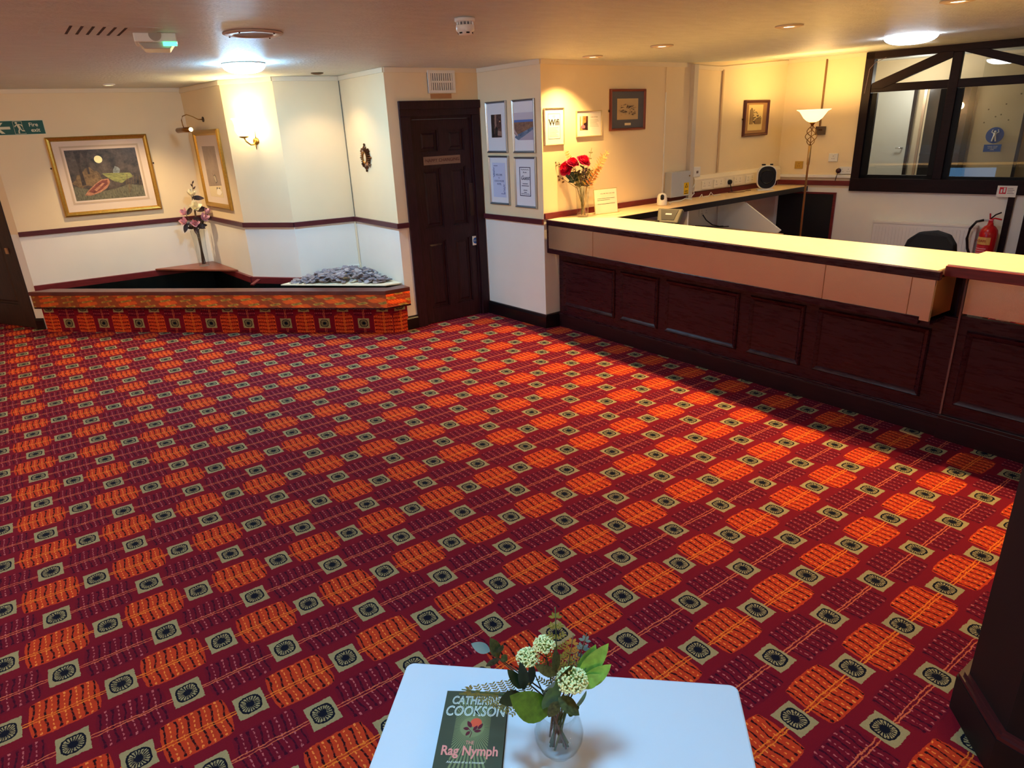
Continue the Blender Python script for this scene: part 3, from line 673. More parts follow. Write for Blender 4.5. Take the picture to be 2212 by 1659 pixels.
# wall sconce
e = empty('wall_sconce', 'lit tulip-glass wall light on gilt bracket beside the alcove corner', 'lamp', **on(WBC, .285, 1.79))
MB().lathe([(.0, -.012), (.02, -.012), (.032, -.006), (.034, 0)], (0.02, 0, 0), 20, 0, 'y').build('back_plate', M_GOLD, e, smooth=True)
MB().tube([(.02, -.01, 0), (.02, -.04, -.03), (.01, -.08, -.03), (-.01, -.11, 0), (-.02, -.12, .03)], .007, 8).build('bracket_arm', M_GOLD, e, smooth=True)
MB().tube([(.02, -.012, -.03), (.024, -.02, -.055), (.02, -.014, -.075)], [.008, .005, .002], 8).build('drop_finial', M_GOLD, e, smooth=True)
MB().tube([(.03, -.012, .02), (.036, -.02, .07), (.03, -.015, .11)], [.005, .004, .002], 6).build('leaf_spike', M_GOLD, e, smooth=True)
MB().lathe([(.012, 0), (.04, .008), (.044, .02)], (-.02, -.12, .03), 20).build('shade_cup', M_GOLD, e, smooth=True)
prof = [(.03, 0), (.055, .02), (.072, .06), (.068, .10), (.075, .14), (.09, .16)]
MB().lathe(prof + [(r - .003, z) for r, z in prof[::-1]], (-.02, -.12, .045), 32, 0, 'z', True).build('tulip_shade', mat('lit_glass_shade', (255, 246, 210), .4, emit=(1.0, .84, .52), es=SCO), e, smooth=True)
MB().ball((-.02, -.12, .11), .028, 10).build('bulb', mat('lit_bulb', (255, 240, 200), .4, emit=(1.0, .80, .42), es=SCB), e)

# fire exit sign
e = empty('fire_exit_sign', 'green Fire exit sign with arrow and running figure, above the river print', 'sign', **on(WL, .012, 1.94))
M_GRN = mat('exit_green', (8, 84, 74), .4); M_GLO = mat('glow_cream', (226, 222, 190), .5)
MB().box(0, .462, -.004, -.0005, 0, .137).build('sign_plate', M_GLO, e); MB().box(0, .455, -.005, -.004, .006, .131).build('green_field', M_GRN, e)
text('Fire', .05, (.37, -.0055, .092), e, M_GLO, ext=.0005, offset=.0008); text('exit', .05, (.378, -.0055, .042), e, M_GLO, ext=.0005, offset=.0008)
MB().plate([(.09, .068 - .012), (.175, .068 - .012), (.175, .068 + .012), (.09, .068 + .012), (.125, .118), (.095, .118), (.045, .068), (.095, .018), (.125, .018)], -.0062, -.005).build('arrow', M_GLO, e)
mb = MB().ball((.232, -.0055, .112), .010, 8)
for pth, r in ((((.24, -.0055, .098), (.252, -.0055, .062)), .011), (((.24, -.0055, .1), (.222, -.0055, .088), (.214, -.0055, .076)), .0045), (((.246, -.0055, .1), (.268, -.0055, .094), (.278, -.0055, .08)), .0045), (((.25, -.0055, .06), (.240, -.0055, .038), (.238, -.0055, .016)), .0065), (((.254, -.0055, .062), (.268, -.0055, .04), (.288, -.0055, .038)), .0055)):
    mb.tube(pth, r, 6)
mb.build('running_figure', M_GLO, e)
MB().tube([(.205, -.0055, .125), (.205, -.0055, .012), (.295, -.0055, .012), (.278, -.0055, .06), (.278, -.0055, .125), (.205, -.0055, .125)], .002, 4).build('doorway_outline', M_GLO, e)
# vent over the door
e = empty('wall_vent', 'white slotted plastic vent above the dark door', 'vent', **on(WEF, .421, 2.131))
MB().box(0, .283, -.008, -.0005, 0, .19).build('backing', mat('vent_dark', (70, 66, 66), .8), e)
mb = MB().box(0, .283, -.016, -.008, 0, .025).box(0, .283, -.016, -.008, .165, .19).box(0, .03, -.016, -.008, .025, .165).box(.253, .283, -.016, -.008, .025, .165).box(.03, .253, -.016, -.008, .087, .103)
mb.build('vent_frame', M_WPL, e, bevel=.002)
for i in range(10):
    x = .03 + .223 * (i + .5) / 10; MB().box(x - .007, x + .007, -.015, -.009, .025, .165).build('slat', M_WPL, e)
MB().box(.02, .24, -.003, -.0005, -.045, -.005).build('bare_plaster_patch', mat('bare_plaster', (190, 140, 96), .9), e)
# double socket on alcove right wall
def socket(w, s, z, wd, hh, label, m=M_WPL, gang=2, d=.012, plug=None, group=None, name='wall_socket', holes=True):
    e = empty(name, label, 'socket', group=group, **on(w, s, z))
    fp_ = MB().box(0, wd, -d, -.0005, 0, hh).build('face_plate', m, e, bevel=.003)
    if holes:
        for g in range(gang):
            cx = wd * (g + .5) / gang; mb = MB()
            mb.box(cx - .002, cx + .002, -d - .0006, -d, hh * .62, hh * .74).box(cx - .014, cx - .007, -d - .0006, -d, hh * .34, hh * .40).box(cx + .007, cx + .014, -d - .0006, -d, hh * .34, hh * .40)
            mb.build('pin_holes', M_BLACK, fp_)
            MB().box(cx - .006, cx + .006, -d - .003, -d, hh * .8, hh * .93).build('rocker_switch', m, fp_)
    return e
socket(WCD, .485, .44, .15, .088, 'white double socket behind the slate heap')
# conduit at alcove corner D
o = MB().box(0, .016, -.016, -.001, .46, .974).build('trim_20', M_TRIM, loc=WCD.p(WCD.L - .018), rot=(0, 0, WCD.rz)); o['kind'] = 'structure'
o = tag(MB().box(0, .004, -.012, -.001, 1.023, 2.30).build('corner_cable', mat('cable_grey', (110, 106, 96), .6), loc=WCD.p(WCD.L - .006), rot=(0, 0, WCD.rz)), 'thin grey cable running up the alcove corner above the socket', 'cable')

# ------------------------------------------------------------------ reception counter
CA, CB = Vector((4.020, 4.868)), Vector((4.112, 1.50))
WC = Wall((CA.x, CA.y), (CB.x, CB.y))          # base front face
WT = Wall((3.886, 4.868), (3.842, 1.545))      # overhanging top box front face
ct = empty('reception_counter', 'long dark panelled reception counter with cream top and brass band', 'counter', (4.02, 4.868, 0))
inv = Matrix.Translation((-4.02, -4.868, 0))
def cpart(mb, name, m, w, **k):
    p = w.p(0); return mb.build(name, m, ct, loc=(p[0] - 4.02, p[1] - 4.868, p[2]), rot=(0, 0, w.rz), **k)
Lc = WC.L
cpart(MB().box(0, Lc, 0, .03, .135, .72), 'base_board', M_MAHH, WC)
cpart(MB().box(0, Lc, -.012, .03, 0, .118), 'skirting', mat('dark_skirting_wood', (40, 14, 20), .35, noise=.3, nscale=8, stretch=(1, 8, 8)), WC, bevel=.003)
cpart(MB().box(0, Lc, -.016, 0, .118, .128).box(0, Lc, -.010, 0, .128, .137), 'skirting_bead', M_MAHH, WC, bevel=.003)
def mould_panel(x0, x1, z0, z1, w, cp):
    e_ = .034
    mbp = MB().box(x0 + e_, x1 - e_, -.006, 0, z0 + e_, z1 - e_); cp(mbp, 'raised_panel', M_MAHH, w)
    pr = [(0, 0), (0, -.008), (.008, -.018), (.018, -.014), (.026, -.010), (.034, -.004), (.034, 0)]
    mb = MB(); k = len(pr)
    for a, b2 in (((x0, z0), (x1, z0)), ((x1, z0), (x1, z1)), ((x1, z1), (x0, z1)), ((x0, z1), (x0, z0))):
        A_, B_ = Vector(a), Vector(b2); d = (B_ - A_).normalized(); n_ = Vector((-d.y, d.x)); vs = []
        for u, y in pr: p = A_ + n_ * u + d * u; vs.append((p.x, y, p.y))
        for u, y in pr: p = B_ + n_ * u - d * u; vs.append((p.x, y, p.y))
        mb.add(vs, [(i, (i + 1) % k, k + (i + 1) % k, k + i)[::-1] for i in range(k)])
    cp(mb, 'panel_moulding', M_MAHH, w)
for x0, x1 in ((.067, .727), (.797, 1.213), (1.293, 1.967), (2.058, 2.472), (2.565, 3.243)): mould_panel(x0, x1, .215, .637, WC, cpart)
Lt = WT.L
cpart(MB().box(.018, Lt, -.002, .018, .745, .972), 'brass_band', M_BRASS, WT)
for xx in (.62, Lt - .62, Lt - .12): cpart(MB().box(xx, xx + .004, -.0032, -.0018, .765, .972), 'band_joint', mat('joint_line', (150, 96, 60), .5, .7), WT)
cpart(MB().box(0, Lt - .05, -.008, .02, .722, .765).box(0, .018, -.008, .02, .722, 1.0), 'lower_rail', M_MAHH, WT, bevel=.003)
cpart(MB().box(0, Lt, .02, .19, .722, .74), 'soffit', M_MAHH, WT)
cpart(MB().box(Lt - .05, Lt - .0005, .0175, .24, .765, .972), 'brass_end', mat('yellow_brass', (210, 160, 84), .35, 1.0), WT)
cpart(MB().box(0, Lt + .02, -.012, .02, .972, 1.018), 'front_lipping', M_MAHH, WT, bevel=.004)
tp = [(3.89, 4.868), (3.852, 1.55), (4.46, 1.55), (4.35, 3.57), (4.36, 4.47), (4.0, 4.868)]
mb = MB().prism([(x - 4.02, y - 4.868) for x, y in tp], .985, 1.021); mb.build('cream_top', M_LAM, ct)
mb = MB().prism([(x - 4.02, y - 4.868) for x, y in ((4.15, 4.80), (4.2, 1.55), (4.35, 1.55), (4.3, 4.4))], .0, .985); mb.build('carcass', M_DOOR, ct)
MB().add([(0, 0, 0)], []).v
# flap section
CA2, CB2 = Vector((4.095, 1.495)), Vector((4.13, -.6)); W2 = Wall((CA2.x, CA2.y), (CB2.x, CB2.y))
fp = empty('counter_end_section', 'right-hand counter section with flush brass band and lifted cream top', 'counter', (CA2.x, CA2.y, 0), W2.rz)
def fpart(mb, name, m, w, **k): return mb.build(name, m, fp, **k)
L2 = W2.L
fpart(MB().box(0, L2, 0, .03, .15, .74), 'base_board', M_MAHH, W2)
fpart(MB().box(0, L2, -.016, .03, 0, .13).box(0, L2, -.02, .03, .13, .152), 'skirting', MC['dark_skirting_wood'], W2, bevel=.003)
mould_panel(.055, .62, .225, .665, W2, fpart); mould_panel(.72, 1.35, .225, .665, W2, fpart)
fpart(MB().box(.012, L2, -.003, .03, .755, .985), 'brass_band', M_BRASS, W2)
fpart(MB().box(.0, .010, -.010, .03, 0, .985), 'edge_strip', mat('pale_edge_strip', (120, 76, 66), .45), W2)
fpart(MB().box(-.045, L2, -.19, -.165, .985, 1.04), 'front_lipping', M_MAHR, W2, bevel=.004)
fpart(MB().box(-.045, L2, -.165, .33, 1.022, 1.045), 'cream_top', M_LAM, W2)
fpart(MB().box(-.045, L2, -.165, .0, .985, 1.022), 'top_underside', M_MAHH, W2)
# rear worktop
wt = empty('rear_worktop', 'cream-topped worktop with dark edge along the reception back wall', 'worktop', (0, 0, 0))
gw_ = lambda s: WGH.p(s, 0, .002)
back = [gw_(3.70)[:2], gw_(.06)[:2]]
fr = [(4.01, 4.868), (4.37, 4.475), (4.80, 4.50), (5.05, 4.52), (7.70, 4.68)]
poly = [(q[0], q[1]) for q in fr] + [(7.655, 5.05)] + [back[1]]
mb = MB().prism(poly, .995, 1.0205); mb.build('cream_top', mat('beige_laminate', (236, 206, 160), .4, noise=.06, nscale=14), wt)
mb = MB()
for a, b2 in zip(fr[1:], fr[2:]):
    A_, B_ = Vector(a), Vector(b2); seg_box(mb, A_ + Vector((0, -.008)), B_ + Vector((0, -.008)), .03, .965, 1.018)
mb.build('front_edge', M_BLKW, wt)
MB().box(.002, WGH.L - .02, -.02, -.001, 1.021, 1.073).build('upstand', M_MAHR, wt, loc=WGH.p(0), rot=(0, 0, WGH.rz), bevel=.003)
MB().box(.02, .86, -.02, -.001, 1.03, 1.083).build('upstand', M_MAHR, wt, loc=WHJ.p(0), rot=(0, 0, WHJ.rz), bevel=.003)
# supports under the worktop
MB().box(5.42, 5.44, 4.55, 4.95, .45, .965).build('side_support', M_WHITE, wt)
pg = [(4.66, .965), (4.98, .965), (4.98, .662), (4.20, .66), (4.17, .69)]
mb = MB(); n_ = len(pg); mb.add([(6.45, y, z) for y, z in pg] + [(6.47, y, z) for y, z in pg], [tuple(range(n_)), tuple(range(2 * n_ - 1, n_ - 1, -1))] + [(i, n_ + i, n_ + (i + 1) % n_, (i + 1) % n_) for i in range(n_)])
mb.build('slanted_support', M_WHITE, wt)
dk_ = empty('low_desk', 'pale low desk under the rear worktop behind the counter', 'desk', (5.9, 4.55, 0))
MB().box(-.43, .55, -.42, .40, .635, .66).build('desk_top', mat('pale_oak', (214, 184, 140), .5, noise=.08, nscale=12), dk_)
for x_ in (-.42, .52): MB().box(x_, x_ + .02, -.38, .39, 0, .635).build('desk_side', M_WHITE, dk_)
socket(WGH, 2.27, .80, .15, .085, 'white double socket low on the wall under the rear worktop', M_WPL, 2)
tag(MB().tube([WGH.p(2.30, .82, .03), WGH.p(2.33, .76, .06), WGH.p(2.42, .70, .08), WGH.p(2.52, .675, .10), WGH.p(2.6, .67, .12)], .006, 6).tube([WGH.p(2.15, .72, .05), WGH.p(2.3, .70, .08), WGH.p(2.45, .68, .14), WGH.p(2.6, .675, .2)], .005, 6).build('black_leads', M_BLACK), 'tangle of black leads on the low desk under the worktop', 'cable')
tag(MB().box(-.06, .06, -.008, .008, 0, .006).build('wood_splinter', mat('pale_splinter', (190, 150, 96), .8), loc=(4.02, 1.60, .001), rot=(0, 0, 1.5)), 'pale sliver of wood on the carpet at the counter joint', 'splinter')
# black hatch on right wall
e = empty('low_hatch', 'black low cupboard hatch with mahogany surround right of the worktop', 'hatch', **on(WHJ, .04, .08))
MB().box(0, .645, -.006, -.0005, 0, .855).build('black_panel', mat('matt_black', (8, 7, 9), .6), e)
MB().box(.645, .675, -.018, -.0005, 0, .87).box(0, .645, -.018, -.0005, .85, .87).build('mahogany_surround', M_MAHR, e)

# ------------------------------------------------------------------ window with timber frame
win = bpy.data.objects.new('window_1', None); COL.objects.link(win); win.location = WHJ.p(0); win.rotation_euler = (0, 0, WHJ.rz); win['kind'] = 'structure'
M_WF = mat('dark_window_timber', (28, 11, 14), .5, noise=.3, nscale=10, stretch=(1, 1, 5), spec=.2)
MB().box(.848, .935, -.03, .09, 1.10, 2.40).build('left_post', M_WF, win, bevel=.004)
MB().box(.848, WX, -.03, .09, 2.335, 2.405).build('head_beam', M_WF, win, bevel=.004)
MB().box(.848, WX, -.035, .09, .975, 1.115).build('sill_beam', M_WF, win, bevel=.004)
MB().box(.935, WX, -.02, .05, 2.005, 2.085).build('transom', M_WF, win, bevel=.004)
MB().box(1.66, 1.745, -.028, .06, 1.115, 2.335).build('centre_post', M_WF, win, bevel=.004)
MB().box(3.35, 3.435, -.028, .06, 1.115, 2.335).build('right_post', M_WF, win, bevel=.004)
MB().plate([(.94, 2.04), (1.05, 2.04), (1.665, 2.29), (1.665, 2.345), (1.55, 2.345), (.94, 2.095)], -.034, .02).build('brace', M_WF, win, bevel=.003)
MB().plate([(1.74, 2.345), (1.74, 2.335), (2.62, 2.04), (2.75, 2.04), (2.75, 2.09), (1.93, 2.345)], -.034, .02).build('brace', M_WF, win, bevel=.003)
MB().box(.935, 1.0, .01, .06, 1.115, 2.0).box(1.60, 1.66, .01, .06, 1.115, 2.0).box(1.745, 1.80, .01, .06, 1.115, 2.0).box(.935, 1.66, .01, .06, 1.115, 1.15).box(1.745, 3.35, .01, .06, 1.115, 1.14).build('sash', mat('black_sash', (14, 12, 13), .5, spec=.2), win)
g = bpy.data.materials.new('window_glass'); g.use_nodes = True; N = g.node_tree.nodes; L = g.node_tree.links
N.remove(N['Principled BSDF']); tr = N.new('ShaderNodeBsdfTransparent'); gl = N.new('ShaderNodeBsdfGlossy'); gl.inputs['Roughness'].default_value = .01
fr_ = N.new('ShaderNodeFresnel'); fr_.inputs[0].default_value = 1.7; mx = N.new('ShaderNodeMixShader'); tr.inputs[0].default_value = (.8, .84, .84, 1)
L.new(fr_.outputs[0], mx.inputs[0]); L.new(tr.outputs[0], mx.inputs[1]); L.new(gl.outputs[0], mx.inputs[2]); L.new(mx.outputs[0], N['Material Output'].inputs[0])
for (a, b2, c, d) in ((.935, 1.66, 1.115, 2.005), (.935, 1.66, 2.085, 2.335), (1.745, 3.35, 1.115, 2.005), (1.745, 3.35, 2.085, 2.335), (3.435, WX, 1.115, 2.005), (3.435, WX, 2.085, 2.335)):
    MB().add([(a, .035, c), (b2, .035, c), (b2, .035, d), (a, .035, d)], [(0, 1, 2, 3)]).build('pane', g, win)
# room behind the glass
OF = Vector((.978, .208))
WO = Wall((PH[0] + OF.x * 1.75, PH[1] + OF.y * 1.75), (PJ[0] + OF.x * 1.75, PJ[1] + OF.y * 1.75))
o = MB().box(-1.0, 4.9, 0, .09, 0, 2.5).build('wall_office', M_WALL, loc=WO.p(0), rot=(0, 0, WO.rz)); o['kind'] = 'structure'
wo2 = Wall((WHJ.p(.2)[0] + .1, WHJ.p(.2)[1]), WO.p(-.3)[:2]); wall('wall_office_end', Wall(WHJ.p(.3, 0, -.09)[:2], WO.p(.3)[:2]))
o = MB().prism([(PJ[0] - .6, -2.5), (10.3, -2.5), (10.3, 5.6), (7.6, 5.6)], -.06, -.052).build('floor_office', M_BLKW); o['kind'] = 'structure'
dd = bpy.data.objects.new('door_4', None); COL.objects.link(dd); dd.location = WO.p(.42, 0, .12); dd.rotation_euler = (0, 0, WO.rz); dd['kind'] = 'structure'
MB().box(0, .56, 0, .04, 0, 2.06).build('door_leaf', mat('grey_white_door', (205, 206, 196), .5), dd)
MB().tube([(.52, 0, 1.36), (.52, -.04, 1.36), (.45, -.045, 1.36)], .008, 8).build('lever_handle', M_CHROME, dd, smooth=True)
MB().box(-.02, 0, -.01, .05, 0, 2.08).box(.56, .6, -.01, .05, 0, 2.08).build('door_frame', M_BLKW, dd)
e = empty('dark_cabinet', 'tall black cabinet standing in the room behind the window glass', 'cabinet', **on(WO, 1.22, 0, .45))
MB().box(0, .42, 0, .35, 0, 2.1).build('body', M_BLACK, e); MB().box(.12, .24, -.01, 0, .9, 1.7).build('door_panel', mat('grey_panel', (84, 80, 84), .5), e); MB().box(.0, .42, -.015, 0, 1.28, 1.31).build('shelf_edge', M_BLACK, e)
MB().box(-.05, -.02, -.02, 0, .0, 2.1).build('pale_edge', mat('pale_post', (190, 160, 130), .5), e)
e = empty('cream_partition', 'cream partition board carrying the blue hi-vis notice behind the glass', 'partition', **on(WO, 1.72, 0, .40))
MB().box(0, .46, 0, .04, 0, 2.35).build('board', mat('cream_board_office', (214, 196, 156), .6), e); MB().box(.46, .49, -.01, .05, 0, 2.35).build('edge_post', M_BLKW, e)
for x_, z_ in ((.12, 1.78), (.28, 1.83), (.2, 1.70), (.33, 1.66), (.1, 1.64), (.40, 1.93), (.25, 1.72)): MB().lathe([(.008, -.001), (.008, 0)], (x_, -.0006, z_), 10, 0, 'y').build('sticker_dot', mat('sticker', (120, 104, 80), .6), e)
e = empty('hi_vis_notice', 'blue round mandatory notice with a figure raising both arms, behind the glass', 'sign', **on(WO, 1.855, 1.30, .442))
o = MB().lathe([(.088, -.003), (.088, 0)], (.1, 0, .20), 30, 0, 'y').build('blue_disc', MC['safety_blue'], e)
MB().box(.015, .185, -.003, 0, .02, .10).build('text_plate', MC['safety_blue'], e)
mb = MB().ball((.1, -.004, .24), .012, 8)
mb.tube([(.1, -.004, .225), (.1, -.004, .19)], .016, 6).tube([(.092, -.004, .19), (.082, -.004, .135)], .008, 6).tube([(.108, -.004, .19), (.118, -.004, .135)], .008, 6).tube([(.088, -.004, .222), (.066, -.004, .235), (.075, -.004, .262)], .006, 6).tube([(.112, -.004, .222), (.134, -.004, .235), (.125, -.004, .262)], .006, 6)
mb.build('figure', M_WPL, e)
text('WEAR YOUR\nHI-VIS VEST\nHERE', .017, (.1, -.004, .06), e, M_WPL)
point('office_light', (9.0, 4.2, 2.1), OFP, (1.0, .90, .78), .12)
# loose grey wire in window corner
mb = MB().tube([WHJ.p(1.05, 2.34, .04), WHJ.p(.95, 2.30, .035), WHJ.p(.90, 2.24, .035), WHJ.p(.89, 2.12, .034), WHJ.p(.88, 2.0, .034)], .003, 5)
tag(mb.build('loose_wire', mat('grey_wire', (120, 100, 110), .5)), 'thin loose wire in the top left corner of the timber window', 'cable')

# wall fittings, reception
def post(name, w, s0, s1, z0, z1, d, m, label, cat='conduit'):
    o = MB().box(0, s1 - s0, -d, -.0005, 0, z1 - z0).build(name, m, loc=w.p(s0, z0), rot=(0, 0, w.rz), bevel=.003); return tag(o, label, cat)
M_PWALL = M_WALL
post('thin_trunking', WGH, 1.622, 1.634, 1.075, 2.30, .01, M_WALL, 'slim cream trunking strip left of the grey electricity box')
post('boxed_pipe', WGH, 2.0, 2.065, 1.022, 2.33, .055, mat('greyish_boxing', (206, 196, 182), .5), 'pale boxed pipe running full height right of the grey electricity box')
post('wall_trunking', WGH, 2.53, 2.555, 1.255, 2.29, .018, mat('beige_trunk', (206, 176, 136), .5), 'beige trunking dropping from ceiling to the socket duct')
post('brown_trunking', WHJ, .428, .448, 1.68, 2.38, .016, mat('brown_trunk', (120, 84, 44), .5), 'brown trunking strip above the dark junction box behind floor lamp')
e = empty('junction_box', 'square dark junction box on the wall beside the floor lamp', 'box', **on(WHJ, .403, 1.588)); MB().box(0, .107, -.04, -.0005, 0, .09).build('box_body', mat('dark_box', (84, 68, 52), .4), e, bevel=.004); MB().box(.035, .08, -.042, -.04, .045, .06).build('label_strip', M_DBRONZE, e)
e = empty('electricity_box', 'grey metal electricity box with yellow hazard label on the reception wall', 'box', **on(WGH, 1.665, 1.062))
MB().box(0, .308, -.09, -.0005, 0, .25).build('box_body', M_GREYM, e, bevel=.004); MB().box(.205, .285, -.0912, -.09, .015, .135).build('hazard_label', mat('hazard_yellow', (244, 196, 30), .5), e)
MB().plate([(.222, .085), (.268, .085), (.245, .128)], -.092, -.0912).build('warning_triangle', M_BLACK, e); MB().plate([(.232, .09), (.258, .09), (.245, .116)], -.0926, -.092).build('triangle_inner', MC['hazard_yellow'], e)
MB().box(.215, .275, -.092, -.0912, .022, .03).box(.22, .27, -.092, -.0912, .045, .052).build('label_text', M_BLACK, e); MB().lathe([(.008, -.004), (.008, 0)], (.29, -.09, .20), 12, 0, 'y').build('lock', M_GOLD, e)
e = empty('switch_unit', 'small cream switch unit on the boxed pipe right of the electricity box', 'switch', **on(WGH, 2.075, 1.238)); MB().box(0, .115, -.05, -.0005, 0, .10).build('switch_body', M_WPL, e, bevel=.004); MB().box(.045, .075, -.054, -.05, .035, .06).build('rocker', mat('grey_rocker', (130, 110, 100), .5), e)
tag(MB().tube([WGH.p(2.15, 1.236, .03), WGH.p(2.13, 1.18, .04), WGH.p(2.06, 1.13, .06), WGH.p(2.08, 1.07, .065), WGH.p(2.05, 1.035, .05)], .006, 6).build('dropping_cable', M_WPL), 'white cable dropping from the switch unit to the worktop', 'cable')
# socket duct
e = empty('socket_duct', 'long cream socket duct along the reception back wall', 'duct', **on(WGH, 2.10, 1.088))
mb = MB(); prf = [(0, 0), (-.05, 0), (-.05, .118), (-.03, .155), (0, .155)]; n_ = len(prf); L_ = 1.66
mb.add([(0, y, z) for y, z in prf] + [(L_, y, z) for y, z in prf], [tuple(range(n_)), tuple(range(2 * n_ - 1, n_ - 1, -1))] + [(i, n_ + i, n_ + (i + 1) % n_, (i + 1) % n_) for i in range(n_)]); mb.build('duct_body', mat('ivory_duct', (240, 226, 196), .4), e)
gl_ = ('leftmost', 'second', 'third', 'rightmost')
M_IV = mat('ivory_plastic', (244, 232, 206), .35)
for i, (s0, wd) in enumerate(((2.215, .17), (2.43, .17), (2.80, .15), (3.03, .16))):
    socket(Wall(WGH.p(0, 0, .050)[:2], WGH.p(3, 0, .050)[:2]), s0, 1.10, wd, .085, '%s of the four ivory double sockets on the long duct' % gl_[i], M_IV, group='sockets on the duct')
WGD = Wall(WGH.p(0, 0, .050)[:2], WGH.p(3, 0, .050)[:2])
socket(WGD, 2.655, 1.10, .10, .085, 'ivory single socket holding the black plug on the long duct', M_IV, 1, holes=False)
e = empty('black_plug', 'black three-pin plug in the duct socket with a trailing lead', 'plug', **on(WGD, 2.70, 1.14, .013))
MB().lathe([(.02, -.03), (.026, -.022), (.027, 0)], (0, 0, 0), 18, 0, 'y').build('plug_body', M_BLACK, e, smooth=True); MB().tube([(0, -.02, -.02), (0, -.03, -.06), (0, -.05, -.105)], .005, 6).build('lead', M_BLACK, e)
# white leads on worktop
def wp(s, out, z=1.026): return WGH.p(s, z, out)
tag(MB().tube([wp(2.70, .06), wp(2.75, .12), wp(2.85, .16), wp(2.95, .12), wp(3.02, .14)], .004, 6).build('heater_lead', mat('brown_lead', (96, 50, 40), .5)), 'brown lead lying on the worktop left of the fan heater', 'cable')
tag(MB().tube([wp(1.50, .22), wp(1.56, .15), wp(1.66, .12), wp(1.78, .13), wp(1.86, .12, 1.04), wp(1.95, .14)], .005, 6).build('camera_lead', M_WPL), 'white lead on the worktop right of the white webcam', 'cable')
tag(MB().tube([wp(2.1, .12), wp(2.13, .13, 1.06), wp(2.16, .12), wp(2.26, .12), wp(2.30, .12, 1.065), wp(2.34, .13), wp(2.5, .10)], .004, 6).build('white_lead', M_WPL), 'white looping lead on the worktop below the socket duct', 'cable')
tag(MB().tube([wp(3.30, .10), wp(3.38, .14), wp(3.46, .12), wp(3.44, .06), wp(3.34, .07)], .004, 6).build('coiled_lead', MC['brown_lead']), 'brown coiled lead on the worktop right of the fan heater', 'cable')
socket(WHJ, .20, 1.212, .095, .085, 'gold single light switch left of the lamp pole', mat('gold_plate', (206, 164, 72), .35, .6), 1, name='gold_switch')
socket(WHJ, .578, 1.292, .10, .09, 'white fused spur plate right of the lamp pole', M_WPL, 1, name='spur_plate')
socket(WHJ, .715, 1.157, .135, .08, 'white double socket with a dark plug beside the window post', M_WPL, 2, .03)
e = empty('round_plug', 'dark maroon round plug in the socket beside the window post', 'plug', **on(WHJ, .715, 1.195, .031)); MB().lathe([(.018, -.032), (.028, -.02), (.028, 0)], (0, 0, 0), 18, 0, 'y').build('plug_body', mat('maroon_plastic', (64, 18, 26), .3), e, smooth=True); MB().tube([(0, -.02, -.02), (-.01, -.03, -.06), (-.02, -.02, -.11)], .004, 6).build('lead', M_BLACK, e)
o = MB().box(.03, .85, -.03, -.0005, 1.115, 1.148).build('trim_19', M_WHITE, loc=WHJ.p(0), rot=(0, 0, WHJ.rz), bevel=.004); o['kind'] = 'structure'
# radiator
e = empty('radiator', 'white panel radiator on the wall below the timber window', 'radiator', **on(WHJ, 1.17, .12))
MB().box(0, .99, -.075, -.02, 0, .52).build('panel', M_WHITE, e, bevel=.005); MB().box(-.005, .995, -.08, -.015, .52, .548).build('top_grille', M_WHITE, e, bevel=.003)
for i in range(28): MB().box(.02 + i * .034, .036 + i * .034, -.079, -.075, .04, .49).build('ridge', M_WHITE, e)
# fire sign + extinguisher
e = empty('extinguisher_notice', 'small white and red fire extinguisher notice fixed on the window sill', 'sign', **on(WHJ, 2.26, .955, .036))
MB().box(0, .163, -.004, 0, 0, .11).build('notice_plate', M_WPL, e); MB().box(.02, .078, -.005, -.004, .03, .095).build('red_symbol', mat('signal_red', (208, 40, 60), .5), e)
MB().box(.032, .045, -.0056, -.005, .04, .075).build('extinguisher_symbol', M_WPL, e); MB().box(.055, .07, -.0056, -.005, .045, .09).build('flame_symbol', M_WPL, e)
for i in range(4): MB().box(.088, .145 - (i % 2) * .012, -.005, -.004, .032 + i * .016, .038 + i * .016).build('text_line', mat('grey_ink', (150, 140, 146), .6), e)
e = empty('fire_extinguisher', 'red foam fire extinguisher with black hose near the dark post', 'fire extinguisher', **on(WHJ, 2.275, .14, .12))
M_RED = mat('extinguisher_red', (196, 14, 24), .28, coat=.3)
MB().lathe([(.0, 0), (.075, .004), (.082, .02), (.082, .46), (.075, .495), (.05, .53), (.028, .545), (.024, .57), (.0, .57)], (0, 0, 0), 32).build('cylinder', M_RED, e, smooth=True)
def band(z0, z1, a0, a1, m, nm, r=.0828):
    mb = MB(); n = 14; vs = []; 
    for i in range(n + 1):
        a = a0 + (a1 - a0) * i / n; vs += [(r * math.cos(a), r * math.sin(a), z0), (r * math.cos(a), r * math.sin(a), z1)]
    mb.add(vs, [(2 * i, 2 * i + 2, 2 * i + 3, 2 * i + 1) for i in range(n)]); return mb.build(nm, m, e)
band(.355, .43, -PI * .95, -PI * .35, mat('cream_band', (226, 176, 96), .4), 'cream_band'); band(.12, .345, -PI * .93, -PI * .38, mat('red_label', (206, 40, 50), .4), 'instruction_label', .0826)
for i in range(5): band(.31 - i * .022, .319 - i * .022, -PI * .9, -PI * (.45 + .03 * (i % 2)), mat('pink_print', (236, 170, 170), .5), 'label_line', .0831)
band(.215, .245, -PI * .88, -PI * .80, M_WPL, 'pictogram', .0831); band(.215, .245, -PI * .76, -PI * .68, M_WPL, 'pictogram', .0831)
t_ = text('FOAM', .036, (-.045, -.0725, .392), e, mat('red_ink', (176, 30, 30), .5), rot=(PI / 2, 0, -.45), sx=1.0)
MB().box(-.02, .02, -.018, .018, .57, .60).build('valve', M_RED, e, bevel=.004)
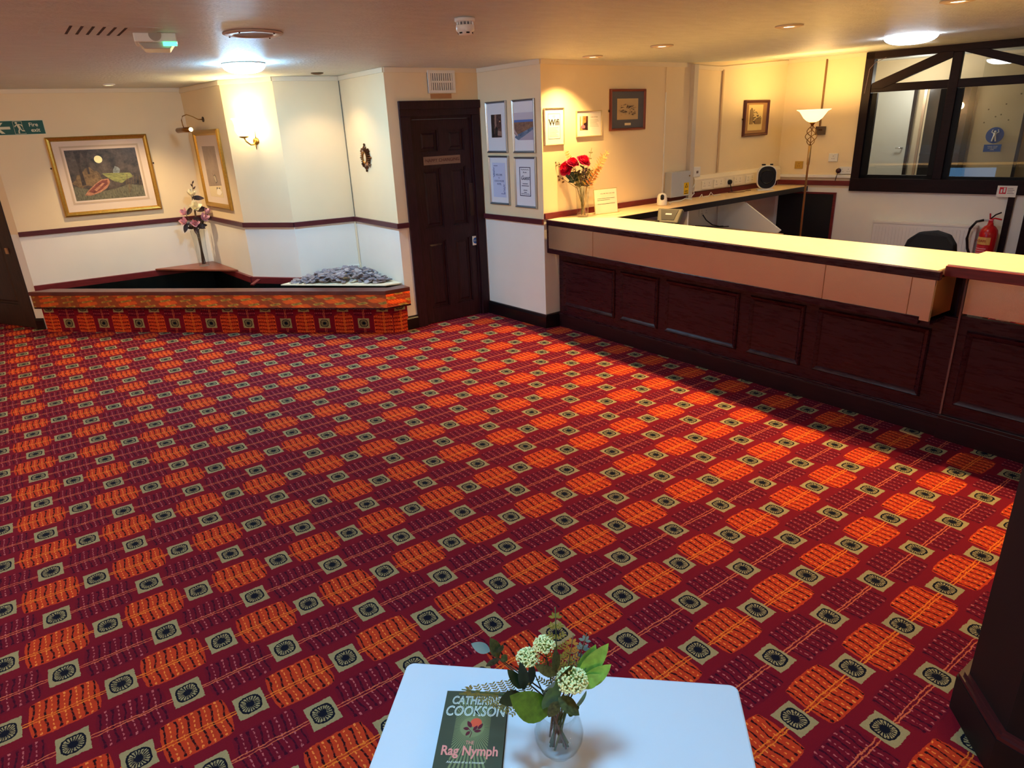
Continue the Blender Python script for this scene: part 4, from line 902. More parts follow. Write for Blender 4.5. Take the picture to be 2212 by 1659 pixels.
MB().tube([(0, 0, .60), (.03, -.01, .615), (.09, -.02, .605)], .008, 6).build('carry_handle', M_RED, e); MB().tube([(-.005, 0, .61), (.03, -.01, .65), (.075, -.02, .675)], .007, 6).build('squeeze_lever', M_BLACK, e); MB().tube([(-.01, 0, .60), (-.02, 0, .66)], .007, 6).build('safety_pin', M_RED, e)
MB().tube([(-.02, 0, .59), (-.07, -.01, .592)], .010, 8).build('hose_ferrule', M_GREYM, e)
MB().tube([(-.06, -.01, .592), (-.12, -.02, .575), (-.165, -.02, .50), (-.175, -.02, .40), (-.155, -.02, .30), (-.11, -.02, .20), (-.095, -.02, .12)], .013, 8).build('hose', M_BLACK, e, smooth=True)
post('post_cover', WHJ, 2.365, 2.42, .0, .973, .035, M_WF, 'narrow dark timber upright below the extinguisher notice', 'post')
post('end_post', WHJ, 2.53, 2.95, .0, .974, .10, M_WF, 'broad dark timber post right of the fire extinguisher', 'post')
# office chair
e = empty('office_chair', 'black office chair behind the counter, only its rounded back showing', 'chair', (6.05, 2.50, 0), -.12)
prof2 = [(-.21, -.06), (-.215, .10), (-.19, .20), (-.12, .265), (0, .285), (.12, .265), (.19, .20), (.215, .10), (.21, -.06)]
mb = MB(); P2 = [(x, z + .60) for x, z in prof2][::-1]; n_ = len(P2); vs = [(-.02 + .06 * (x / .21) ** 2 * -1, x, z) for x, z in P2] + [(.045 + .06 * (x / .21) ** 2 * -1, x, z) for x, z in P2]
mb.add(vs, [tuple(range(n_)), tuple(range(2 * n_ - 1, n_ - 1, -1))] + [(i, n_ + i, n_ + (i + 1) % n_, (i + 1) % n_) for i in range(n_)]); mb.build('backrest', M_BLACKF, e, bevel=.015)
MB().box(.0, .46, -.22, .22, .42, .49).build('seat', M_BLACKF, e, bevel=.03); MB().tube([(.03, 0, .56), (.06, 0, .46)], .02, 8).build('back_bracket', M_BLACK, e)
MB().tube([(.23, 0, .42), (.23, 0, .10)], .025, 10).build('gas_column', M_BLACK, e)
for i in range(5):
    a = 2 * PI * i / 5; MB().tube([(.23, 0, .10), (.23 + .26 * math.cos(a), .26 * math.sin(a), .075)], .018, 6).build('base_arm', M_BLACK, e); MB().ball((.23 + .27 * math.cos(a), .27 * math.sin(a), .031), .03, 8).build('castor', M_BLACK, e)
# fan heater
e = empty('fan_heater', 'black and white upright fan heater on the rear worktop', 'heater', (7.04, 4.80, 1.0205), -.80)
def rr(wd, h, r, n=6, z0=0):
    P = []
    for cx, cy, a0 in ((wd / 2 - r, r, -PI / 2), (wd / 2 - r, h - r, 0), (-wd / 2 + r, h - r, PI / 2), (-wd / 2 + r, r, PI)):
        for i in range(n + 1): a = a0 + PI / 2 * i / n; P.append((cx + r * math.cos(a), z0 + cy + r * math.sin(a)))
    return P
MB().plate(rr(.208, .262, .09, 6, .012), -.05, .015).build('casing', M_WPL, e, bevel=.006)
MB().plate(rr(.190, .240, .083, 6, .023), -.056, -.05).build('front_grille', M_BLACK, e)
MB().lathe([(.066, -.002), (.072, -.004), (.077, -.002), (.077, 0), (.066, 0)], (0, -.0565, .15), 32, 0, 'y', True).build('outlet_ring', mat('glossy_black', (24, 24, 28), .12), e, smooth=True)
MB().box(-.06, -.02, -.03, .0, .272, .288).box(.03, .06, -.03, .0, .272, .288).build('control_knob', M_BLACK, e, bevel=.003); MB().box(-.09, .09, -.06, .05, 0, .013).build('foot', M_WPL, e, bevel=.004)
# webcam
e = empty('white_webcam', 'small white dome camera on the rear worktop by the grey box', 'camera', (5.27, 4.755, 1.0205), -.80)
MB().lathe([(.0, 0), (.046, .001), (.05, .01), (.050, .055), (.046, .09), (.034, .113), (.0, .122)], (0, 0, 0), 28).build('housing', M_WPL, e, smooth=True)
MB().plate(rr(.036, .055, .017, 6, .055), -.050, -.02).build('lens_window', M_BLACK, e, bevel=.003); MB().ball((0, -.043, .077), .011).build('lens', MC['glossy_black'], e)
# card terminal and black tray
e = empty('card_terminal', 'grey and black payment terminal leaning on a stand behind the counter', 'terminal', (4.80, 4.25, .93), -1.25)
MB().plate([(-.10, 0), (.10, 0), (.12, .14), (-.12, .14)], -.03, .03).build('body', mat('grey_green_plastic', (104, 98, 80), .4), e, rot=(-.5, 0, 0), bevel=.012)
MB().plate([(-.06, .03), (.06, .03), (.085, .125), (-.085, .125)], -.034, -.03).build('screen_panel', mat('dark_screen', (52, 50, 44), .35), e, rot=(-.5, 0, 0)); MB().box(-.03, .03, -.036, -.034, .075, .09).build('logo_strip', M_GREYM, e, rot=(-.5, 0, 0))
MB().box(-.06, .06, -.03, .08, -.03, .02).build('stand', M_BLACK, e, bevel=.005)
e = empty('black_box', 'flat black box behind the counter left of the payment terminal', 'box', (4.56, 4.34, .8555), .15)
MB().box(-.14, .13, -.09, .09, 0, .10).build('body', M_BLACK, e, bevel=.006); MB().box(-.145, .135, -.095, .095, .10, .118).build('lid', mat('charcoal_lid', (44, 40, 36), .4), e, bevel=.004)
dk2 = empty('inner_shelf', 'dark shelf behind the counter under the payment terminal', 'shelf', (4.70, 3.6, 0))
MB().box(-.34, .30, .0, 1.02, .83, .855).build('shelf_board', M_BLKW, dk2); MB().box(-.34, .30, -2.0, .0, .56, .585).build('shelf_board', M_BLKW, dk2); MB().box(-.34, -.30, -2.0, 1.02, 0, .56).build('shelf_side', M_BLKW, dk2)
e = empty('computer_monitor', 'lit computer screen behind the counter, seen as a blue reflection in the window', 'monitor', (4.50, 2.95, .582))
MB().box(-.02, .0, -.34, .34, .07, .42).build('casing', M_BLACK, e, bevel=.004); MB().box(.0, .002, -.32, .32, .085, .405).build('screen', mat('lit_screen', (90, 160, 255), .3, emit=(.22, .55, 1.0), es=1.7), e); MB().box(-.09, .09, -.12, .12, 0, .012).box(-.03, -.015, -.03, .03, .01, .1).build('stand', M_BLACK, e)
# acrylic notice
e = empty('tabletop_notice', 'clear-stand paper notice leaning on the worktop right of the rose vase', 'notice', (4.39, 4.772, 1.0215), -.09)
MB().box(0, .262, -.002, .002, 0, .218).build('paper', mat('cream_notice', (244, 232, 206), .5), e, rot=(-.12, 0, 0)); MB().box(-.006, .268, .002, .005, 0, .224).build('clear_holder', mat('greenish_edge', (176, 166, 110), .2), e, rot=(-.12, 0, 0)); MB().box(0, .262, -.03, .05, 0, .003).build('holder_foot', mat('greenish_edge', (0, 0, 0)), e)
text('YOU ARE WELCOME HERE', .014, (.135, -.0035, .18), e, inkd, rot=(PI / 2 - .12, 0, 0))
for z_ in (.135, .12, .085): MB().box(.03, .235 - (z_ == .12) * .06, -.003, -.002, z_, z_ + .003).build('text_line', inkd, e, rot=(-.12, 0, 0))

# ------------------------------------------------------------------ floor lamp
e = empty('floor_lamp', 'tall brass uplighter with glass bowl and twisted cage, behind the counter', 'lamp', (7.08, 4.325, 0))
MB().lathe([(.0, 0), (.13, .002), (.135, .012), (.10, .03), (.03, .045), (.0, .05)], (0, 0, 0), 32).build('base', M_BRONZE, e, smooth=True)
MB().lathe([(.011, .04), (.011, 1.30), (.016, 1.305), (.016, 1.50)], (0, 0, 0), 14).build('pole', mat('lamp_pole_brass', (206, 166, 104), .35, .7), e, smooth=True)
for k in range(4):
    pth = []
    for i in range(19):
        t = i / 18; a = 2 * PI * k / 4 + t * PI * 1.5; r = .052 * math.sin(PI * t) ** .8 + .006; pth.append((r * math.cos(a), r * math.sin(a), 1.50 + .20 * t))
    MB().tube(pth, .0038, 6).build('cage_rod', M_BRONZE, e, smooth=True)
MB().tube([(0, 0, 1.5), (0, 0, 1.70)], .004, 6).build('inner_rod', M_BRONZE, e)
MB().lathe([(.0, 1.695), (.014, 1.70), (.018, 1.715), (.035, 1.73), (.0, 1.735)], (0, 0, 0), 20).build('bowl_cup', M_BRONZE, e, smooth=True)
bp_ = [(.03, 1.733), (.06, 1.745), (.095, 1.775), (.118, 1.81), (.14, 1.84), (.172, 1.857)]
m = bpy.data.materials.new('alabaster_glass'); m.use_nodes = True; b = m.node_tree.nodes['Principled BSDF']; b.inputs['Base Color'].default_value = (.95, .85, .62, 1); b.inputs['Roughness'].default_value = .35
b.inputs['Emission Color'].default_value = (1.0, .74, .36, 1); b.inputs['Emission Strength'].default_value = LSH
MB().lathe(bp_ + [(r - .004, z + .003) for r, z in bp_[::-1]], (0, 0, 0), 40, 0, 'z', True).build('glass_bowl', m, e, smooth=True)
MB().ball((0, 0, 1.785), .03, 10).build('bulb', mat('lamp_bulb', (255, 230, 170), .4, emit=(1.0, .66, .28), es=LBU), e)
point('floor_lamp_light', (7.08, 4.325, 1.84), LPW, (1.0, .62, .22), .05)

# ------------------------------------------------------------------ ceiling fittings
def dome(name, x, y, zc, r, label, es, hh=.075, rim=.018):
    e = empty(name, label, 'ceiling light', (x, y, zc))
    MB().lathe([(r * .96, 0), (r, -.004), (r, -rim), (r * .97, -rim)], (0, 0, 0), 48).build('base_ring', M_WPL, e, smooth=True)
    pr = [(r * math.cos(PI / 2 * t / 8) ** .7 * .985, -rim - (hh - rim) * math.sin(PI / 2 * t / 8)) for t in range(8)] + [(1e-6, -hh)]
    MB().lathe(pr[::-1], (0, 0, 0), 48).build('diffuser', mat('lit_diffuser_%s' % name, (245, 248, 255), .4, emit=(.80, .90, 1.0) if 'shallow' in name else COOL, es=es), e, smooth=True)
    return e
dome('dome_light', 1.64, 5.62, H - .002, .155, 'bright cool-white dome light on the ceiling in front of the alcove', DES, .07, .01)
dome('shallow_dome_light', 5.93, 2.88, 2.388, .19, 'shallow cool-white dome light on the ceiling behind the counter', DES2, .10, .04)
dome('rear_dome_light', 0.45, .9, H - .002, .155, 'cool-white dome light on the ceiling near the white table', DES3, .07, .01)
dome('added_side_dome', -1.9, 3.6, H - .002, .155, 'added unseen cool-white fill dome on the ceiling of the left side', DES4, .07, .01)  # added unseen dome, throws cool light on the pillar and mirror wall
names = ('nearest the Wifi wall, over the rose vase', 'second from the rose vase over the counter', 'third from the rose vase over the counter', 'at the top edge of the picture over the counter', 'beyond the picture edge over the counter', 'above the river print', 'in front of the mirror wall')
for i, (x, y) in enumerate(DOWN):
    e = empty('recessed_downlight', 'round recessed downlight ' + names[i], 'downlight', (x, y, cz(x, y) - .001), group='recessed downlights')
    big = x > 4; r = .085 if big else .055
    MB().lathe([(.04, 0), (.04, -.006), (r * .7, -.012), (r, -.006), (r, 0)], (0, 0, 0), 32, 0, 'z', True).build('bezel', mat('bezel_cream', (206, 186, 156), .5) if big else (M_WPL if i == 5 else M_DBRONZE), e, smooth=True)
    MB().lathe([(.0, -.006), (.034, -.006), (.034, -.002), (.0, -.002)], (0, 0, 0), 20, 0, 'z').build('lamp_face', mat('lit_face', (255, 240, 200), .4, emit=(1.0, .82, .5), es=4.0), e)
e = empty('ceiling_speaker', 'flush round ceiling speaker beyond the dome light', 'speaker', (1.262, 4.06, H - .001))
MB().lathe([(.10, -.002), (.105, -.010), (.145, -.010), (.155, -.004), (.155, 0), (.10, 0)], (0, 0, 0), 44, 0, 'z', True).build('outer_ring', mat('speaker_ring', (196, 172, 152), .5), e, smooth=True)
MB().lathe([(0, -.007), (.102, -.007), (.102, -.003), (0, -.003)], (0, 0, 0), 40).build('grille', mat('speaker_grille', (150, 126, 116), .7, noise=.3, nscale=400), e)
for a in (.6, 2.4, 3.9, 5.3): MB().ball((.135 * math.cos(a), .135 * math.sin(a), -.0105), .005, 6).build('screw', M_DBRONZE, e)
e = empty('smoke_detector', 'white round smoke detector on the ceiling', 'smoke detector', (2.085, 3.245, H - .001), .3)
MB().lathe([(.0, 0), (.052, 0), (.052, -.012), (.046, -.018), (.0, -.018)][::-1], (0, 0, 0), 32).build('base', M_WPL, e, smooth=True)
MB().lathe([(.030, -.018), (.030, -.032)], (0, 0, 0), 20).build('smoke_chamber', mat('chamber_grey', (120, 120, 124), .6), e)
mb = MB()
for i in range(14): a = 2 * PI * i / 14; mb.box(-.003, .003, -.002, .002, -.032, -.018); 
for i in range(14): a = 2 * PI * i / 14; MB().tube([(.041 * math.cos(a), .041 * math.sin(a), -.017), (.041 * math.cos(a), .041 * math.sin(a), -.033)], .003, 5).build('rib', M_WPL, e)
MB().lathe([(.0, -.032), (.046, -.032), (.047, -.036), (.047, -.056), (.038, -.062), (.034, -.074), (.0, -.078)][::-1], (0, 0, 0), 32).build('lower_body', M_WPL, e, smooth=True)
for i in range(6): a = 2 * PI * i / 6; MB().box(-.0085, .0085, -.0015, .0015, -.0715, -.0645).build('sensor_slot', M_BLACK, e, loc=(.0365 * math.cos(a), .0365 * math.sin(a), 0), rot=(0, 0, a + PI / 2))
e = empty('emergency_light', 'white box emergency light with green-lit lens on the ceiling', 'emergency light', (.815, 4.26, H - .001), -.19)
mb = MB(); mb.plate([(-.10, 0), (-.10, -.045), (.10, -.045), (.10, 0)][::-1], -.10, .10)
mb.build('housing', M_WPL, e, bevel=.006)
mb = MB(); mb.plate([(-.085, -.045), (-.06, -.075), (.06, -.075), (.085, -.045)][::-1], -.09, .09); mb.build('lens', mat('frosted_lens', (216, 206, 186), .2, trans=.3), e, bevel=.004)
MB().box(.03, .096, -.104, -.088, -.062, -.046).build('green_lens_strip', mat('green_lit', (90, 230, 170), .3, emit=(.1, .9, .45), es=1.2), e)
MB().lathe([(.03, -.003), (.03, 0)], (0, -.10, -.01), 20, 0, 'y').build('round_catch', mat('catch_grey', (170, 160, 146), .5), e)
e = empty('ceiling_grille_panel', 'painted ceiling panel with six rows of small slots at left', 'vent', (.545, 4.17, H - .001), 0.0)
MB().box(-.24, .26, -.19, .19, -.003, 0).build('panel', M_CEIL, e)
for i in range(6):
    for j in range(7):
        MB().box(-.006, .006, -.016, .016, -.0042, -.003).build('slot', mat('slot_dark', (60, 40, 32), .8), e, loc=(-.125 + i * .046, -.13 + j * .043, 0))
tag(MB().box(-.004, .03, -.012, .012, -.002, 0).build('picture_hook', M_DBRONZE, loc=WAB.p(.62, 2.20)), 'tiny hook above the picture light', 'hook') if False else None

# ------------------------------------------------------------------ chamfered dark pier at right
pr_ = bpy.data.objects.new('wall_pier', None); COL.objects.link(pr_); pr_['kind'] = 'structure'
Q = [(2.085, .532), (1.930, .376), (1.930, -.5), (2.7, -.5), (2.7, .532)]
M_PIER = mat('very_dark_wood', (14, 5, 8), .6, noise=.3, nscale=7)
MB().prism([(x, y) for x, y in Q], .0, 2.36).build('pier_core', M_PIER, pr_)
def off(P, d):
    out = []; n = len(P)
    for i in range(n):
        a, b2, c = Vector(P[i - 1]), Vector(P[i]), Vector(P[(i + 1) % n])
        d1_, d2_ = (b2 - a).normalized(), (c - b2).normalized(); n1, n2 = Vector((d1_.y, -d1_.x)), Vector((d2_.y, -d2_.x))
        k = (n1 + n2); k = k / k.dot(n1); out.append((b2.x + k.x * d, b2.y + k.y * d))
    return out
MB().prism(off(Q, .028), 0, .128).build('plinth', M_PIER, pr_)
MB().prism(off(Q, .024), .128, .140).prism(off(Q, .012), .140, .152).build('plinth_moulding', mat('pier_moulding', (74, 30, 32), .3), pr_)
for (z0, z1) in ((.28, .95), (1.08, 2.2)):
    MB().box(1.914, 1.930, -.4, .34, z0, z0 + .018).box(1.914, 1.930, -.4, .34, z1 - .018, z1).box(1.914, 1.930, .322, .34, z0 + .018, z1 - .018).build('pier_panel_moulding', MC['pier_moulding'], pr_, bevel=.004)

# ------------------------------------------------------------------ table with book and vase
ta = empty('coffee_table', 'white rounded-corner coffee table at the bottom of the picture', 'table', (.865, 1.042, 0), -.7612)
W_T, D_T = .846, .56
def rrxy(x0, x1, y0, y1, r, n=6):
    P = []
    for cx, cy, a0 in ((x1 - r, y0 + r, -PI / 2), (x1 - r, y1 - r, 0), (x0 + r, y1 - r, PI / 2), (x0 + r, y0 + r, PI)):
        for i in range(n + 1): a = a0 + PI / 2 * i / n; P.append((cx + r * math.cos(a), cy + r * math.sin(a)))
    return P
M_TAB = mat('white_satin_table', (216, 232, 246), .22, spec=.5)
MB().prism(rrxy(-W_T / 2, W_T / 2, -D_T, 0, .022), .462, .50).build('table_top', M_TAB, ta, bevel=.005)
for x_ in (-W_T / 2 + .04, W_T / 2 - .04):
    for y_ in (-D_T + .05, -.05): MB().box(x_ - .022, x_ + .022, y_ - .022, y_ + .022, 0, .462).build('leg', M_TAB, ta, bevel=.003)
MB().box(-W_T / 2 + .05, W_T / 2 - .05, -.065, -.045, .40, .462).box(-W_T / 2 + .05, W_T / 2 - .05, -D_T + .045, -D_T + .065, .40, .462).build('apron', M_TAB, ta)
# book: local x across, y up the cover
bk = empty('paperback_book', 'dark green book by Catherine Cookson lying on the white table', 'book', (.578, 1.156, .5), -.695)
BW, BH, BT = .150, .235, .030
M_COV = mat('book_green', (70, 80, 66), .28); M_PG = mat('book_pages', (214, 204, 178), .8)
MB().box(0, BW, -BH, 0, BT - .0015, BT).box(0, BW, -BH, 0, .0005, .002).box(0, .002, -BH, 0, .002, BT - .0015).build('cover', M_COV, bk)
MB().box(.002, BW - .003, -BH + .003, -.003, .002, BT - .0015).build('pages', M_PG, bk)
zt = BT + .0001
# pale sunray panel
M_OL = mat('book_olive', (128, 140, 98), .3); M_OL2 = mat('ochre_strip', (112, 104, 52), .3)
mb = MB().box(.030, .118, -.012, -.006, 0, .0002); mb.build('top_strip', M_OL2, bk, loc=(0, 0, BT))
mb = MB(); cx, cy = .074, -.105
X0, X1, Y0, Y1 = .033, .115, -.215, -.022
def edge(a):
    dx, dy = math.cos(a), math.sin(a); t = 9
    if dx > 1e-6: t = min(t, (X1 - cx) / dx)
    if dx < -1e-6: t = min(t, (X0 - cx) / dx)
    if dy > 1e-6: t = min(t, (Y1 - cy) / dy)
    if dy < -1e-6: t = min(t, (Y0 - cy) / dy)
    return (cx + dx * t, cy + dy * t)
NR = 72
for i in range(NR):
    a = 2 * PI * i / NR; p1, p2 = edge(a - .022), edge(a + .022); q1 = (cx + .02 * math.cos(a - .04), cy + .02 * math.sin(a - .04)); q2 = (cx + .02 * math.cos(a + .04), cy + .02 * math.sin(a + .04))
    mb.add([(q1[0], q1[1], .0003), (p1[0], p1[1], .0003), (p2[0], p2[1], .0003), (q2[0], q2[1], .0003)], [(0, 1, 2, 3)])
mb.lathe([(1e-6, .0004), (.028, .0004), (.028, 0)][::-1], (cx, cy, 0), 30)
mb.build('sunray_print', M_OL, bk, loc=(0, 0, BT))
MB().lathe([(1e-6, .0006), (.013, .0006), (.013, 0)][::-1], (cx + .008, cy + .012, 0), 24).build('red_sun_print', mat('coral_print', (226, 96, 70), .3), bk, loc=(0, 0, BT))
mb = MB()
for bx, by, tx, ty, wd in ((-.002, -.002, -.012, .016, .010), (-.006, -.006, -.020, -.004, .009), (-.004, -.012, -.012, -.024, .008), (.004, -.010, .012, .004, .008), (.006, -.012, .022, -.010, .008), (.014, -.006, .024, .010, .008)):
    mb.leaf((cx + bx, cy + by, .0009), (cx + tx, cy + ty, .0009), wd, (0, 0, 1), 0, .02)
mb.tube([(cx - .008, cy - .004, .0009), (cx + .001, cy - .015, .0009), (cx - .002, cy - .028, .0009)], .0008, 4); mb.build('rose_print', mat('burgundy_print', (96, 36, 52), .3), bk, loc=(0, 0, BT))
M_CW = mat('cover_white', (226, 240, 236), .3); M_CP = mat('cover_pink', (232, 150, 140), .3)
def btxt(t, size, x, y, m, sx=1.0, sh=.12, of=.0006, z=.0011, ext=.0002): text(t, size, (x, y, BT + z), bk, m, rot=(0, 0, 0), sx=sx, shear=sh, offset=of, ext=ext)
btxt('CATHERINE', .034, .076, -.030, M_CW, .66); btxt('COOKSON', .040, .076, -.062, M_CW, .70)
btxt('CATHERINE', .034, .076, -.030, M_COV, .66, of=-.0011, z=.0015); btxt('COOKSON', .040, .076, -.062, M_COV, .70, of=-.0014, z=.0015)
btxt('THE', .013, .074, -.148, M_CP, .8, 0, .0); btxt('Rag Nymph', .034, .076, -.170, M_CP, .80, 0, .0008)
btxt('And which of us is innocent?', .008, .07, -.198, M_CW, .9, .2, 0)

# glass
def glassmat(name, tint=(.97, .985, .985)):
    g = bpy.data.materials.new(name); g.use_nodes = True; N = g.node_tree.nodes; L = g.node_tree.links
    N.remove(N['Principled BSDF']); tr = N.new('ShaderNodeBsdfTransparent'); gl = N.new('ShaderNodeBsdfGlossy'); gl.inputs['Roughness'].default_value = .02
    lw = N.new('ShaderNodeLayerWeight'); lw.inputs[0].default_value = .12; rp = N.new('ShaderNodeMix'); rp.data_type = 'RGBA'; rp.inputs[6].default_value = (*tint, 1); rp.inputs[7].default_value = (.80, .85, .88, 1)
    L.new(lw.outputs['Facing'], rp.inputs[0]); L.new(rp.outputs[2], tr.inputs[0])
    l2 = N.new('ShaderNodeLayerWeight'); l2.inputs[0].default_value = .5; X.nt = g.node_tree; f = (X(l2.outputs['Facing']).pow(5.0) * 0.75 + 0.04).o.node; mx = N.new('ShaderNodeMixShader')
    L.new(f.outputs[0], mx.inputs[0]); L.new(tr.outputs[0], mx.inputs[1]); L.new(gl.outputs[0], mx.inputs[2]); L.new(mx.outputs[0], N['Material Output'].inputs[0]); return g
M_GL = glassmat('clear_glass')
def vase(name, label, loc, outer, th, cat='vase', n=48):
    e = empty(name, label, cat, loc)
    inner = [(max(r - th, 1e-6), z) for r, z in outer if z > th * 2.2]; inner = [(1e-6, th * 2.2 + .0)] + [(max(outer[1][0] - th, .001), th * 2.3)] + inner
    MB().lathe(outer + [(outer[-1][0] - th * .5, outer[-1][1] + th * .4)] + inner[::-1], (0, 0, 0), n).build('glass_body', M_GL, e, smooth=True)
    return e
VX, VY = .70, .875
tv = vase('stemless_glass_vase', 'round clear glass vase holding greenery on the white table', (VX, VY, .5004), [(1e-6, .0), (.026, 0), (.030, .003), (.033, .010), (.046, .026), (.053, .045), (.0545, .062), (.050, .085), (.043, .108), (.040, .122)], .0016)
RT = Vector((.781, -.625, 0)); VD = Vector((.625, .781, 0)); B0 = Vector((VX, VY, 0))
def P3(r, z, d=0.0): q = RT * r + VD * d; return (q.x, q.y, z)
# sprigs: each a top-level thing rooted in the vase
M_STEM = mat('brown_stem', (92, 72, 52), .7); M_STEMG = mat('green_stem', (70, 88, 44), .6)
M_LG = mat('leaf_mid_green', (74, 112, 26), .45, noise=.35, nscale=60); M_LD = mat('leaf_dark_green', (28, 46, 22), .45, noise=.3, nscale=60); M_LB = mat('leaf_bright_green', (132, 186, 78), .45, noise=.25, nscale=60); M_LY = mat('fern_yellow_green', (136, 140, 62), .6); M_BLG = mat('blue_grey_leaf', (110, 140, 140), .6)
M_VAR = mat('veined_dark_leaf', (62, 70, 36), .5, noise=.6, nscale=160)
def sprig(name, label, root, neck, tip, build, stem_m=M_STEM, cat='foliage', r=.0018):
    e = empty(name, label, cat, (VX, VY, .5), group='stems in the table vase')
    rt, nk, tp_ = (Vector((q[0], q[1], q[2] - .5)) for q in (root, neck, tip))
    pth = [rt.lerp(nk, t / 4) for t in range(4)] + [nk.lerp(tp_, t / 5) for t in range(6)]
    MB().tube(pth, [r * 1.3] * 4 + [r * (1 - .08 * t) for t in range(6)], 6).build('stem', stem_m, e, smooth=True)
    build(e, rt, nk, tp_); return e
random.seed(21)
def sedum(r):
    def f(e, rt, nk, tp_):
        mb = MB(); c = tp_
        for i in range(330):
            u = random.uniform(-.15, 1); a = random.uniform(0, 2 * PI); s = math.sqrt(max(0, 1 - u * u)); rad = r * random.uniform(.8, 1.0)
            p = c + Vector((s * math.cos(a) * rad, s * math.sin(a) * rad, u * rad * .75)); mb.ball(p, r * .07, 4)
        mb.build('flower_head', mat('pale_sedum', (232, 236, 176), .6, noise=.2, nscale=200), e, kind='stuff')
        mb = MB()
        for i in range(16):
            a = 2 * PI * i / 16; mb.tube([c - Vector((0, 0, r * .6)), c + Vector((math.cos(a) * r * .75, math.sin(a) * r * .75, r * .1))], .0008, 4)
        mb.ball(c, r * .72, 8, 0, .75); mb.build('flower_stalks', mat('sedum_green', (120, 134, 60), .6), e)
    return f
def leaves(L_, m):
    def f(e, rt, nk, tp_):
        for (b, t, wd, nn, fo, cu) in L_:
            B = Vector(P3(*b)) ; T = Vector(P3(*t)); B.z -= .5; T.z -= .5
            o = MB().leaf(B, T, wd, nn, 0, fo, cu, 8).build('leaf', m, e, smooth=True)
    return f
def frond(n, ll, m, spread=1.0, side=None):
    def f(e, rt, nk, tp_):
        mb = MB(); d = (tp_ - nk).normalized(); sd = Vector(side).normalized() if side else d.cross(VD).normalized(); up = sd.cross(d)
        for i in range(n):
            t = (i + 1) / (n + 1); p = nk.lerp(tp_, t); l = ll * (1.05 - t) * 1.2
            for sg in (-1, 1):
                dr = (sd * sg + d * .75).normalized(); q = p + dr * l
                mb.tube([p, q], [.0006, .0003], 4)
                for k in range(max(3, int(l / .0062))):
                    w_ = (k + .5) / max(3, int(l / .0062)); c = p + dr * l * w_; ss = dr.cross(up).normalized()
                    for s2 in (-1, 1): mb.leaf(c, c + (ss * s2 + dr * .8).normalized() * .0095, .0040, up, 0, .1, 0, 2)
        mb.build('frond', m, e, kind='stuff')
    return f
def pnt(r, z, d=0): q = P3(r, z, d); return (q[0], q[1], q[2])
VDn = -VD
root = lambda r, d=0, z=.515: pnt(r, z, d)
sprig('sedum_stem', 'pale green sedum head at the left of the table bouquet', root(.02), pnt(-.02, .63), pnt(-.062, .757, .01), sedum(.026), M_STEMG, 'flower')
sprig('sedum_stem', 'pale green sedum head at the top centre of the table bouquet', root(-.015), pnt(-.005, .63), pnt(-.027, .783, .02), sedum(.024), M_STEMG, 'flower')
sprig('sedum_stem', 'largest pale green sedum head at the right of the table bouquet', root(-.02, .01), pnt(.01, .63), pnt(.030, .724, -.02), sedum(.034), M_STEMG, 'flower')
sprig('fern_sprig', 'yellow-green fern rising at the top of the table bouquet', root(.01), pnt(.0, .64, .01), pnt(-.002, .875, .03), frond(8, .046, M_LY), M_STEMG)
sprig('fern_sprig', 'yellow-green fern reaching left over the book', root(.02, .01), pnt(-.03, .65), pnt(-.205, .70, -.02), frond(8, .060, M_LY), M_STEMG)
sprig('fern_sprig', 'golden fern tip behind the top centre of the table bouquet', root(.0, .01), pnt(.01, .65), pnt(.035, .80, .03), frond(7, .040, mat('gold_fern', (176, 138, 60), .6)), M_STEM)
sprig('rosemary_sprig', 'needle-leaved grey sprig at the back right of the table bouquet', root(.0, .01), pnt(.02, .65), pnt(.065, .80, .04), frond(7, .035, M_BLG), M_STEM)
sprig('large_leaf_stem', 'single large rounded green leaf at front left of the table bouquet', root(.015, -.005), pnt(-.01, .63, -.02), pnt(-.03, .655, -.03), leaves([((-.022, .645, -.035), (-.098, .712, -.05), .070, (-.3, -.8, .55), .12, .05), ((-.028, .650, -.03), (.0, .735, -.03), .045, (-.1, -.9, .5), .15, .05)], M_LG))
sprig('veined_leaf_stem', 'dark veined leaves at the centre of the table bouquet', root(-.012), pnt(.0, .64, -.01), pnt(-.005, .79, -.01), leaves([((-.003, .74, -.01), (-.005, .805, -.015), .026, (0, -1, .2), .2, .0), ((-.003, .74, -.02), (-.045, .775, -.03), .024, (-.2, -1, .3), .2, .1), ((0, .73, -.02), (.035, .765, -.02), .024, (.3, -1, .3), .2, .1), ((0, .70, -.04), (.045, .675, -.06), .038, (.1, -.7, .7), .15, .1), ((.0, .69, -.04), (-.02, .665, -.06), .030, (0, -.8, .6), .15, .1)], M_VAR))
sprig('veined_leaf_stem', 'dark veined leaves hanging left over the book corner', root(.015), pnt(-.02, .63), pnt(-.075, .70, -.02), leaves([((-.07, .70, -.02), (-.078, .775, -.02), .030, (0, -1, .4), .2, .0), ((-.075, .705, -.02), (-.105, .755, -.02), .026, (0, -1, .4), .2, .0), ((-.075, .70, -.03), (-.128, .672, -.03), .034, (0, -.7, .7), .15, .1), ((-.07, .695, -.03), (-.09, .655, -.04), .026, (0, -.8, .6), .2, .1), ((-.06, .69, 0), (-.055, .755, 0), .026, (0, -1, .4), .2, 0)], M_LD))
